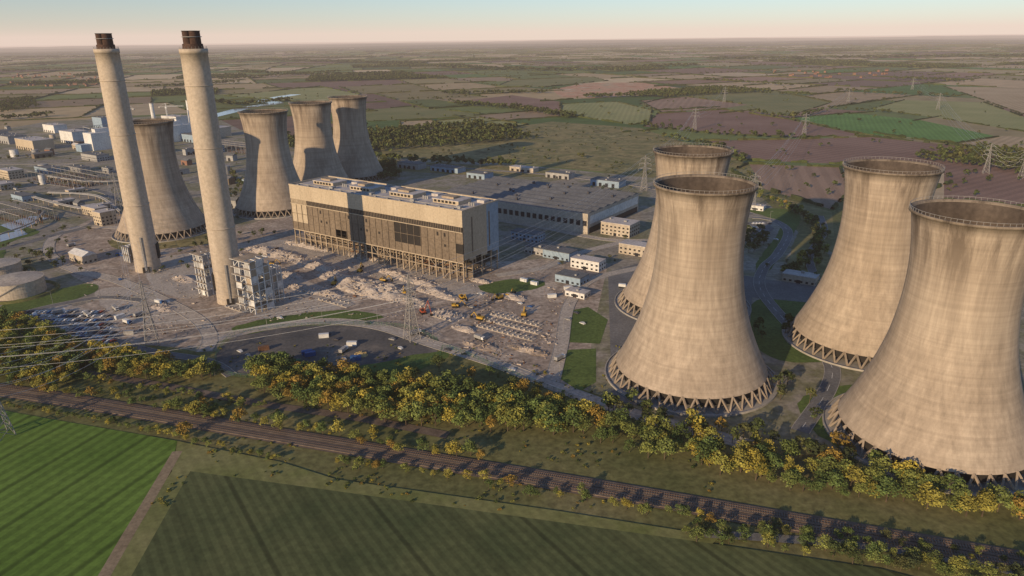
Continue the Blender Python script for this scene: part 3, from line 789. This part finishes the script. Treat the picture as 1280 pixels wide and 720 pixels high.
def gantry_yard(px,py,n,rows,rz):
    x,y=P(px,py); e=empty("switchyard",(x,y,0),rz); mb=MB()
    for r in range(rows):
        yy=r*16-rows*8
        for i in range(n+1):
            xx=(i-n/2)*13; mb.beam((xx,yy,0),(xx,yy,13),.5,0,.35); mb.beam((xx,yy,13),(xx,yy,16),.3,0,.1)
        mb.beam((-n/2*13,yy,12.6),(n/2*13,yy,12.6),.55,0)
        for i in range(n*3):
            xx=(i+.5-n*1.5)*13/3
            mb.box(xx-.4,yy+4,0,xx+.4,yy+4.8,2.4,1); mb.cyl(xx,yy+4.4,2.4,5.2,.25,.15,6,2)
            mb.beam((xx,yy,12.2),(xx,yy+16,12.2 if r<rows-1 else 3),.1,0)
        for i in range(n): 
            if R_()<.25: xx=(i+.5-n/2)*13; mb.box(xx-2.5,yy+7.5,0,xx+2.5,yy+10.5,3.6,3)
    mb.obj("gantries",[M_galv,M_rust,M_brown,M_dgrey],e)
gantry_yard(95,226,10,4,AX); gantry_yard(35,272,7,3,AX); gantry_yard(300,188,8,3,AX)
mb=MB()
for pix in [[(20,245),(80,262),(140,272)],[(0,300),(40,285),(55,270)],[(60,225),(120,232),(190,228)],[(150,270),(120,250),(60,246)]]:
    l=spline(S(pix),12)
    for i in range(len(l)-1):
        for k,zz in ((0,5),(1.5,5),(3,5.4)): mb.beam((l[i][0],l[i][1]+k,zz),(l[i+1][0],l[i+1][1]+k,zz),.9,0)
        mb.beam((*l[i],0),(*l[i],5),.5,1)
mb.obj("pipe_bridge",[M_gsteel,M_steel])
for pix in ([(0,282),(40,270),(60,273),(20,290)],[(0,294),(28,288),(35,293),(0,303)]): sheet("settling_lagoon",S(pix),M_water)

def tank(px,py,r,h):
    x,y=P(px,py); e=empty("oil_storage_tank",(x,y,0),0)
    mb=MB(); mb.cyl(0,0,0,h,r,r,64,0,False); mb.rev([(r,h),(r+.25,h),(r+.25,h+.4),(r-.2,h+.4),(.3,h+1.8)],64,1)
    for z in (h*.33,h*.66): mb.rev([(r,z),(r+.2,z),(r+.2,z+.3),(r,z+.3)],64,1)
    for i in range(24):
        a=-2+i*.045; mb.box((r+.5)*math.cos(a)-.5,(r+.5)*math.sin(a)-.5,h*i/24,(r+.5)*math.cos(a)+.5,(r+.5)*math.sin(a)+.5,h*i/24+.3,2)
    for i in range(40):
        a=i*math.pi/20; mb.beam((r*math.cos(a),r*math.sin(a),h),(r*math.cos(a),r*math.sin(a),h+1.3),.12,2)
    mb.obj("tank_shell",[M_beige,M_conc,M_galv],e)
    mb=MB(); mb.rev([(r+9,0),(r+7.5,1.8),(r+6.5,1.8),(r+5,0)],64,0); mb.obj("bund",[M_ground],e)
tank(24,366,18,11); tank(2,344,15,10); tank(-50,372,18,11)

def frame(name,px,py,w,d,h,rz=AX):
    x,y=P(px,py); e=empty(name,(x,y,0),rz); mb=MB(); nx=3; ny=3; lv=int(h/5)
    X=[-w/2+w*i/nx for i in range(nx+1)];Y=[-d/2+d*i/ny for i in range(ny+1)]
    for a in X:
        for b in Y: mb.box(a-.35,b-.35,0,a+.35,b+.35,h*U(.9,1.02),0)
    for k in range(1,lv+1):
        z=k*h/lv-.8
        for a in X: mb.box(a-.2,Y[0],z,a+.2,Y[-1],z+.5,0)
        for b in Y: mb.box(X[0],b-.2,z,X[-1],b+.2,z+.5,0)
        if R_()<.8: 
            i=random.randrange(nx); mb.box(X[i],Y[0],z+.51,X[i+1]+(w/nx if i<nx-1 else 0),Y[-1],z+.7,1)
        for i in range(nx):
            r=R_()
            if r<.45: mb.beam((X[i],Y[0],z-h/lv+.5),(X[i+1],Y[0],z),.35,0)
            elif r<.8: mb.box(X[i]+.4,Y[0]-.1,z-h/lv+.9,X[i+1]-.4,Y[0]+.15,z-.1,random.choice([2,2,4,1]))
            if R_()<.5: mb.box(X[-1]-.1,Y[min(i,ny-1)]+.4,z-h/lv+.9,X[-1]+.15,Y[min(i,ny-1)+1]-.4,z-.1,random.choice([2,4,1]))
        if R_()<.5: mb.beam((X[0]-3,Y[0]-1.2,z),(X[-1]+2,Y[0]-1.2,z),.25,0)
        mb.box(X[0]-1.5,Y[0]-1.5,z+.5,X[-1]+1.5,Y[0]-.36,z+.62,1)
    for i in range(nx):
        cx=(X[i]+X[i+1])/2
        mb.add([(cx-w/nx*.4,Y[0]+1,h*.55),(cx+w/nx*.4,Y[0]+1,h*.55),(cx+w/nx*.4,Y[-1]-1,h*.55),(cx-w/nx*.4,Y[-1]-1,h*.55),(cx-.6,-.6,h*.28),(cx+.6,-.6,h*.28),(cx+.6,.6,h*.28),(cx-.6,.6,h*.28)],
               [(0,1,5,4),(1,2,6,5),(2,3,7,6),(3,0,4,7),(3,2,1,0),(4,5,6,7)],2)
    mb.obj("lattice",[M_white,M_steel,M_gsteel,M_brown,M_white],e)
frame("precipitator_frame",265,366,11,13,32); frame("precipitator_frame",322,386,17,15,38); frame("precipitator_frame",342,376,9,12,26)
frame("precipitator_frame",166,326,9,9,14)

# rubble ----------------------------------------------------------------------
random.seed(17)
def mound(px,py,l,w,h,rz=AX,mat=M_rub,name="rubble_mound"):
    x,y=P(px,py); nx=max(14,int(l/1.6));ny=max(10,int(w/1.6)); mb=MB(); vs_=[]; sd=U(0,99)
    for i in range(nx+1):
        for j in range(ny+1):
            u=i/nx*2-1;v=j/ny*2-1; X=u*l/2;Y=v*w/2
            e=max(0,1-(abs(u)**3+abs(v)**2)) 
            n1=noise.fractal(Vector((X*.09+sd,Y*.09,0)),1,2,4); n2=noise.noise(Vector((X*.7+sd,Y*.7,3)))
            vs_.append((X+U(-.4,.4),Y+U(-.4,.4),e**.8*h*(.75+.8*n1)+e*.5*n2-.05))
    mb.add(vs_,[(i*(ny+1)+j,(i+1)*(ny+1)+j,(i+1)*(ny+1)+j+1,i*(ny+1)+j+1) for i in range(nx) for j in range(ny)])
    for k in range(int(l*w*.12)):
        X=U(-l/2,l/2);Y=U(-w/2,w/2); e=max(0,1-(abs(X*2/l)**3+abs(Y*2/w)**2)); s_=U(.3,1.3)
        c=Vector((X,Y,e**.8*h*.8)); d=Vector((U(-1,1),U(-1,1),U(-.4,.4))); mb.beam(c-d*s_,c+d*s_,s_*U(.4,1.2))
    mb.obj(name,[mat],None,(x,y,0),rz)
for a in [(345,318,80,20,4),(400,334,64,16,3.4),(465,362,72,30,5.5),(430,349,56,20,4),(515,378,34,14,3),(560,372,24,10,2.5),(385,308,64,12,3),(520,352,44,12,3),(300,322,30,14,3),(600,352,20,8,2.5),(360,345,30,14,3),(230,350,26,12,2.5),(580,412,20,8,2),(640,372,26,10,2.5),(490,342,34,10,3),(205,385,24,12,2),(410,368,30,12,3),(560,395,26,12,2.5),(455,322,40,10,3),(380,362,40,12,2.5),(540,365,30,12,3)]:
    mound(*a)
mound(452,444,9,6,2,mat=flat("sand",(.45,.34,.16)),name="sand_heap"); mound(660,438,30,10,2,mat=M_site,name="spoil_heap"); mound(600,432,26,12,1.8,mat=M_site,name="spoil_heap")
mb=MB(); area=S([(100,345),(180,335),(300,318),(360,300),(600,350),(735,330),(735,470),(700,478),(560,438),(470,403),(300,402),(180,425),(110,390)])
nogo=[S([(600,354),(685,350),(685,364),(615,370)]),S([(700,384),(765,380),(760,436),(698,434)]),S([(696,434),(750,432),(750,490),(690,480)])]
for i in range(10000):
    px_=U(90,740);py_=U(298,480); x,y=P(px_,py_)
    if not inpoly(x,y,area) or any(inpoly(x,y,g) for g in nogo): continue
    if noise.noise(Vector((x/28,y/28,2)))<-.1: continue
    s_=U(.2,.9)*(1.9 if R_()<.06 else 1); d=Vector((U(-1,1),U(-1,1),U(-.25,.25))); c=Vector((x,y,s_*.3)); mb.beam(c-d*s_,c+d*s_,s_*U(.3,.9),random.choice([0,0,0,0,1,1,2,3,3]))
mb.obj("demolition_debris",[M_rub,M_rust,M_beige,M_brown])
for (a,b,l,w) in [(640,408,44,5),(632,416,44,5),(645,400,40,5),(300,385,22,10),(560,395,20,14),(420,378,30,8)]:
    x,y=P(a,b); mb=MB(); mb.box(-l/2,-w/2,0,l/2,w/2,.6,0)
    for k in range(int(l/4)): mb.box(-l/2+k*4+.5,-w/2+.4,.6,-l/2+k*4+1.6,-w/2+1.5,1.5,0); mb.box(-l/2+k*4+.5,w/2-1.5,.6,-l/2+k*4+1.6,w/2-.4,1.5,0)
    mb.obj("foundation_slab",[M_conc],None,(x,y,0),AX)

# vehicles ----------------------------------------------------------------------
def car_mesh(paint):
    mb=MB(); l,w=4.4,1.8
    s=[(-2.2,.45),(-2.15,.85),(-1.2,.95),(-.6,1.42),(.9,1.45),(1.7,1.0),(2.2,.9),(2.2,.4)]
    n=len(s); mb.add([(x,-w/2,z) for x,z in s]+[(x,w/2,z) for x,z in s],[tuple(range(n)),tuple(range(2*n-1,n-1,-1))]+[(i,n+i,n+(i+1)%n,(i+1)%n) for i in range(n)],0)
    for y in (-w/2-.01,w/2-.01): mb.box(-.9,y,1.0,1.3,y+.02,1.32,1)
    for x in (-1.35,1.35):
        for y in (-.9,.7):
            t=[(x+.33*math.cos(a*math.pi/5),y,.33+.33*math.sin(a*math.pi/5)) for a in range(10)]
            t2=[(p[0],y+.2,p[2]) for p in t]; mb.add(t+t2,[tuple(range(10)),tuple(range(19,9,-1))]+[(i,10+i,10+(i+1)%10,(i+1)%10) for i in range(10)],2)
    mb.box(-2.23,-.6,.6,-2.2,.6,.8,1)
    return mb.mesh("parked_car",[paint,M_glass,M_tyre])
cars=[car_mesh(m) for m in (M_wpaint,M_dgrey,M_blue,M_red,M_wpaint,M_wpaint,M_dgrey,M_gsteel)]
def wheelrow(mb,xs,w,r,m):
    for x in xs:
        for y in (-w/2,w/2-.3):
            t=[(x+r*math.cos(a*math.pi/5),y,r+r*math.sin(a*math.pi/5)) for a in range(10)]; t2=[(p[0],y+.3,p[2]) for p in t]
            mb.add(t+t2,[tuple(range(10)),tuple(range(19,9,-1))]+[(i,10+i,10+(i+1)%10,(i+1)%10) for i in range(10)],m)
def truck_mesh(c1,c2):
    mb=MB(); mb.box(-4,-1.2,1.2,1.4,1.2,3.2,1); mb.box(-4,-1,.8,3.3,1,1.15,3); mb.box(1.7,-1.15,1.16,3.5,1.15,2.8,0); mb.box(3.51,-1,1.9,3.56,1,2.6,2)
    wheelrow(mb,(-3,-1.9,2.5),2.4,.48,3); return mb.mesh("lorry",[c1,c2,M_glass,M_tyre])
trucks=[truck_mesh(M_wpaint,M_gsteel),truck_mesh(M_red,M_dgrey),truck_mesh(M_blue,M_wpaint)]
def exc_mesh(c,reach=1.0):
    mb=MB()
    for y in (-1.6,1.0): mb.box(-2.2,y,0,2.2,y+.6,.9,1); 
    mb.box(-1,-1,.9,1,1,1.2,1); mb.box(-2.3,-1.4,1.2,1.6,1.4,2.3,0); mb.box(-2.5,-1.3,1.3,-2.31,1.3,2.6,0); mb.box(.2,-1.35,2.31,1.7,-.2,3.3,2)
    e=Vector((3.6*reach,.3,4.6*reach)); mb.beam((1.4,.3,1.8),e,.5,0,.38); t=Vector((5.8*reach,.3,1.9*reach)); mb.beam(e,t,.38,0,.28)
    mb.box(t.x-.7,-.4,t.z-1.2,t.x+.5,1,t.z,1); return mb.mesh("excavator",[c,M_tyre,M_glass])
ex=[exc_mesh(M_yel),exc_mesh(M_yel,1.25),exc_mesh(M_red,2.4)]
for (a,b,k) in [(624,374,0),(637,371,0),(529,392,2),(578,374,0),(480,352,0),(655,395,0),(340,332,0),(570,384,0),(418,356,0),(505,368,0),(600,400,0),(450,340,1)]:
    x,y=P(a,b); inst("excavator",ex[k],x,y,U(0,6.28),1.15)
for i,(a,b) in enumerate([(45,398),(75,392),(110,396),(118,415),(200,380),(430,440),(600,425),(700,450),(780,360),(90,308),(20,238),(520,418),(160,405),(175,395),(145,388)]):
    x,y=P(a,b); inst("lorry",trucks[0 if i%4 else 2],x,y,AX+U(-.3,.3)+(math.pi/2 if i%2 else 0))
for r in range(8):
    for c in range(20):
        if R_()<.18: continue
        x,y=P(30+c*5.4+r*2,391+r*5.2); inst("parked_car",random.choice(cars),x,y,AX+math.pi/2+U(-.05,.05))
for r in range(3):
    for c in range(8):
        if R_()<.2: continue
        x,y=P(934+c*4,280+r*5); inst("parked_car",random.choice(cars),x,y,.6)
for (a,b) in [(350,398),(460,405),(560,438),(640,463),(710,400),(700,330),(150,350),(210,378),(410,418),(430,450),(500,436),(970,300),(600,368),(720,392),(728,405),(300,440),(310,445),(420,425),(490,425),(650,380),(662,384),(590,385)]:
    x,y=P(a,b); inst("parked_car",random.choice(cars),x,y,AX+U(-.3,.3))
def container(px,py,paint,rz,z=0,l=6.1):
    x,y=P(px,py); mb=MB(); mb.box(-l/2,-1.22,.15,l/2,1.22,2.6,0)
    n=int(l/.6)
    for i in range(n):
        for s_ in (-1,1): mb.box(-l/2+i*.6+.1,s_*1.24-.03,.3,-l/2+i*.6+.35,s_*1.24+.03,2.5,0)
    mb.box(-l/2-.05,-1.3,2.61,l/2+.05,1.3,2.75,0); mb.box(-l/2-.05,-1.3,0,l/2+.05,1.3,.14,1)
    mb.box(l/2+.003,-.05,.3,l/2+.06,.05,2.5,1); mb.obj("shipping_container",[paint,M_dgrey],None,(x,y,z),rz)
for (a,b,p_,r_) in [(384,443,M_blue,.4),(388,445,M_blue,.4),(445,450,M_blue,0),(405,422,M_wpaint,.2),(440,432,M_wpaint,0),(330,438,M_rust,.5),(14,405,M_wpaint,.2),(18,398,M_blue,.2),(62,434,M_wpaint,0),(82,435,M_wpaint,0),(100,436,M_blue,0),(150,398,M_wpaint,1),(710,362,M_wpaint,.2),(690,372,M_wpaint,.2),(150,320,M_blue,.1),(655,352,M_wpaint,AX),(668,356,M_wpaint,AX),(370,455,M_green,.1),(10,412,M_gsteel,.2),(12,420,M_wpaint,.2),(162,418,M_gsteel,.1)]:
    container(a,b,p_,r_)
def fence(pix,h=2.6,mat=M_green):
    l=spline(S(pix),3.5); mb=MB()
    for i in range(len(l)-1):
        mb.beam((*l[i],0),(*l[i],h),.14,0)
        for z in (.4,1.0,1.6,2.2,h-.1): mb.beam((*l[i],z),(*l[i+1],z),.07,0)
    mb.obj("palisade_fence",[mat])
fence([(270,448),(290,470),(400,474),(480,466),(545,448),(560,436),(640,468),(720,500)]); fence([(270,445),(300,417),(400,407),(500,409),(548,427)])
fence([(0,436),(120,440),(200,448),(270,470)],2.4,M_galv)
mb=MB(); mb.beam((0,0,0),(0,0,10),.22,0,.12); mb.beam((0,0,9.9),(1.6,0,10.2),.12,0); mb.box(1.3,-.2,10.1,2.2,.2,10.3,0); LM=mb.mesh("street_lamp",[M_galv])
for (a,b) in [(330,412),(400,404),(470,407),(540,428),(620,452),(700,478),(100,340),(150,352),(200,372),(65,318),(965,278),(975,312),(705,420),(712,385),(60,384),(120,374),(320,208),(600,212),(720,222)]:
    x,y=P(a,b); inst("street_lamp",LM,x,y+6,U(0,6))

# pylons -----------------------------------------------------------------------
def pylon_mesh():
    mb=MB(); Hh=42
    def hw(z): return 3.9-(3.9-1.1)*z/26 if z<26 else 1.1-.75*(z-26)/16
    lv=[0,5.5,10.5,15,19,22.5,26,29,32,35,38,42]
    cs=[(1,1),(1,-1),(-1,-1),(-1,1)]
    for a,b in zip(lv,lv[1:]):
        A,B=hw(a),hw(b); w=.36 if a<26 else .24
        for i in range(4):
            c=cs[i];d=cs[(i+1)%4]
            mb.beam((c[0]*A,c[1]*A,a),(c[0]*B,c[1]*B,b),w)
            mb.beam((c[0]*A,c[1]*A,a),(d[0]*B,d[1]*B,b),w*.55); mb.beam((d[0]*A,d[1]*A,a),(c[0]*B,c[1]*B,b),w*.55)
            mb.beam((c[0]*B,c[1]*B,b),(d[0]*B,d[1]*B,b),w*.55)
    for z,r in ((26,8.2),(32,6.8),(38,5.4)):
        A=hw(z)
        for s_ in (-1,1):
            for y in (-A,A):
                mb.beam((s_*A,y,z),(s_*r,0,z+.2),.22); mb.beam((s_*A,y,z+1.9),(s_*r,0,z+.2),.18); mb.beam((s_*(A+r)/2,y/2,z+.1),(s_*(A+r)/2,y/2,z+1),.12)
            mb.beam((s_*r,0,z+.2),(s_*r,0,z-2.6),.3)
    return mb.mesh("electricity_pylon",[M_galv])
PY=pylon_mesh(); wires=MB()
def pyl(pt,rz,s=1): inst("electricity_pylon",PY,pt[0],pt[1],rz,s)
def att(pt,rz,s):
    out=[]
    for z,r in ((23.4,8.2),(29.4,6.8),(35.4,5.4)):
        for k in (-1,1): out.append(Vector((pt[0]+k*r*math.cos(rz)*s,pt[1]+k*r*math.sin(rz)*s,z*s)))
    out.append(Vector((pt[0],pt[1],42*s))); return out
def pline(pts,s=1.0,w=.12,sag=9):
    rz=[]
    for i in range(len(pts)):
        a=pts[max(i-1,0)];b=pts[min(i+1,len(pts)-1)]; rz.append(math.atan2(b[1]-a[1],b[0]-a[0])+math.pi/2)
    for i,p in enumerate(pts): pyl(p,rz[i],s)
    for i in range(len(pts)-1):
        for a,b in zip(att(pts[i],rz[i],s),att(pts[i+1],rz[i+1],s)):
            n=16; pr=a
            for k in range(1,n+1):
                t=k/n; q=a.lerp(b,t); q.z-=4*sag*t*(1-t); wires.beam(pr,q,w); pr=q
pline([P(-330,640),P(4,546),P(191,431),P(150,262)],1.0)
pline([P(-420,520),P(515,424),P(805,238),P(868,162),P(905,128)],1.02,sag=13)
pline([P(1500,300),P(1277,224),P(1232,217),P(1172,137),P(1140,112)],.95)
pline([P(940,262),P(1005,168),P(1060,128)],.95)
wires.obj("power_lines",[M_wire])

# ------------------------------------------------------------------ vegetation near
random.seed(3)
near=[]
near+=infill(S([(-150,415),(0,402),(50,410),(110,440),(180,452),(268,468),(262,482),(200,478),(110,466),(60,480),(0,478),(-150,450)]),5.4,(7,12),gold,(1.0,1.4))
near+=infill(S([(0,478),(100,466),(110,474),(60,490),(0,486)]),5.5,(5,9),gold)
near+=along(S([(60,490),(150,500),(270,520)]),7,4,(3.5,7),gold,(1,1.5))
near+=along(S([(110,476),(200,490),(330,512)]),5,4.5,(3,6),gold,(1,1.5))
near+=infill(S([(318,470),(345,462),(400,470),(470,476),(540,486),(640,498),(735,520),(735,545),(640,545),(560,535),(480,532),(400,510),(320,495)]),5.6,(8,14),gold,(1.0,1.4))
near+=along(S([(230,515),(330,532),(450,552),(600,575)]),6,4.5,(4,9),gold,(1,1.4))
near+=along(S([(-150,492),(0,506),(80,520),(200,542),(240,552),(350,575)]),3.5,3,(2.2,4.2),gold,(1,1.6))
near+=infill(S([(735,520),(900,560),(1100,600),(1300,640),(1300,665),(1000,620),(735,555)]),6.5,(7,13),gold,(1.0,1.4))
near+=along(S([(420,580),(700,622),(880,655)]),5,5,(3,7),gold,(1,1.4))
gg=lambda:sc_(random.choice(GOLD[2:5]+GOLD[6:]+GRN),U(.8,1.1))
near+=along(S([(870,668),(960,678),(1060,694),(1160,712),(1290,738)]),9,3.6,(3,7.5),gg,(1,1.5))
near+=along(S([(960,660),(1060,672),(1150,685),(1290,706)]),5,5,(2.5,6),gg,(1,1.5))
forest("tree_belt",near,T_near)
mid=[]
mid+=infill(S([(460,222),(475,205),(492,205),(500,222),(478,230)]),9,(10,16),grn)
mid+=along(S([(985,262),(1010,275),(1025,300),(1010,330),(985,345)]),12,6,(6,11),lambda:random.choice([gold(),grn(),grn()]))
mid+=infill(S([(930,290),(955,290),(962,310),(935,318)]),8,(7,11),grn); mid+=along(S([(925,240),(960,250),(1000,270)]),10,7,(6,10),gold)
mid+=along(S([(0,335),(20,325),(60,320),(75,335)]),12,7,(6,10),grn); mid+=along(S([(240,310),(300,300),(340,293)]),10,9,(5,9),grn)
mid+=along(S([(290,215),(300,235),(285,260)]),10,8,(6,10),grn)
mid+=along(S([(1020,350),(1090,360),(1150,380)]),10,7,(6,11),lambda:random.choice([gold(),grn()]))
mid+=infill(S([(0,128),(40,122),(50,134),(0,142)]),14,(8,13),grn)
for pix in ([(0,240),(60,228),(120,222)],[(620,228),(720,235),(800,246)],[(270,200),(310,194),(360,186)],[(0,200),(60,196)]): mid+=along(S(pix),6,13,(5,9),grn)
mid+=along(S([(950,420),(1040,400),(1100,440)]),20,9,(6,11),grn); mid+=along(S([(960,480),(1060,520),(1180,500)]),20,9,(6,11),grn)
mid+=along(S([(765,505),(850,535),(960,560),(1060,575)]),14,6,(7,12),lambda:random.choice([gold(),grn()]))
for _ in range(170):
    a,b=U(-20,330),U(185,345); x,y=P(a,b); mid.append((x,y,0,U(2,6),U(1.1,1.8),grn()))
for _ in range(60):
    a,b=U(560,1040),U(208,350); x,y=P(a,b); 
    if b>300 and a<700: continue
    mid.append((x,y,0,U(2,5),U(1.1,1.8),grn()))
hallp=[P(555,238),P(625,222),P(830,250),P(845,270),P(745,300),P(600,300)]
mid=[t for t in mid if not inpoly(t[0],t[1],hallp)]
forest("shelter_belt",mid,T_mid)
for (a,b,h) in [(549,462,10),(590,476,8),(612,470,7),(232,545,9),(30,475,8),(700,508,9),(640,487,9),(672,492,8),(275,470,7),(520,470,6)]:
    x,y=P(a,b); o=forest("deciduous_tree",[(0,0,0,h,1.2,random.choice([gold(),grn()]))],T_near); o.location=(x,y,0)
tus=[]
fp=S([(-260,495),(0,508),(60,519),(230,548),(215,585),(125,730),(-400,800)])
for _ in range(2200):
    x,y=P(U(-20,900),U(430,640))
    if noise.noise(Vector((x/20,y/20,8)))>.0 and not inpoly(x,y,fp): 
        tus.append((x,y,0,U(.6,1.6),U(1.5,2.6),sc_(random.choice(GOLD),.75)))
rp=np.array(rl)
tus=[t for t in tus if np.min(np.hypot(rp[:,0]-t[0],rp[:,1]-t[1]))>7]
sp_=S([(255,445),(290,405),(470,398),(740,480),(760,400),(550,400),(270,400)])
tus=[t for t in tus if not inpoly(t[0],t[1],sp_) and not inpoly(t[0],t[1],S([(238,590),(400,612),(900,682),(1100,712),(1400,790),(165,720)]))]
forest("scrub_bushes",tus,T_far)

# ------------------------------------------------------------------ light, sky, haze
EL=math.radians(15.5); ax_,ay_=-.60,-.80
w=bpy.data.worlds.new("World"); sc.world=w; w.use_nodes=True; nt=w.node_tree
sky=nt.nodes.new("ShaderNodeTexSky"); sky.sky_type='NISHITA'; sky.sun_disc=False
sky.sun_elevation=EL; sky.sun_rotation=math.atan2(ax_,ay_)%(2*math.pi); sky.air_density=1.0; sky.dust_density=.15; sky.ozone_density=5.0
nt.links.new(sky.outputs[0],nt.nodes["Background"].inputs[0]); nt.nodes["Background"].inputs[1].default_value=.13
sd=bpy.data.lights.new("sun",'SUN'); sd.energy=5; sd.angle=math.radians(.5); sd.color=(1,.74,.45)
so=bpy.data.objects.new("sun",sd); link(so)
so.rotation_euler=Vector((-ax_*math.cos(EL),-ay_*math.cos(EL),-math.sin(EL))).to_track_quat('-Z','Y').to_euler()
# thin aerial haze: absorbing air with added peach emission standing in for scattered light
m=bpy.data.materials.new("haze"); m.use_nodes=True; nt=m.node_tree; nt.nodes.remove(nt.nodes["Principled BSDF"])
SIG=2.8e-5
va=nt.nodes.new("ShaderNodeVolumeAbsorption"); va.inputs["Color"].default_value=(0,0,0,1); va.inputs["Density"].default_value=SIG
ve=nt.nodes.new("ShaderNodeEmission"); ve.inputs["Color"].default_value=(.86,.665,.57,1); ve.inputs["Strength"].default_value=SIG
ad=nt.nodes.new("ShaderNodeAddShader"); nt.links.new(va.outputs[0],ad.inputs[0]); nt.links.new(ve.outputs[0],ad.inputs[1])
nt.links.new(ad.outputs[0],nt.nodes["Material Output"].inputs["Volume"])
mb=MB(); mb.box(-45000,-3000,-4,45000,60000,700); mb.obj("atmospheric_haze",[m])
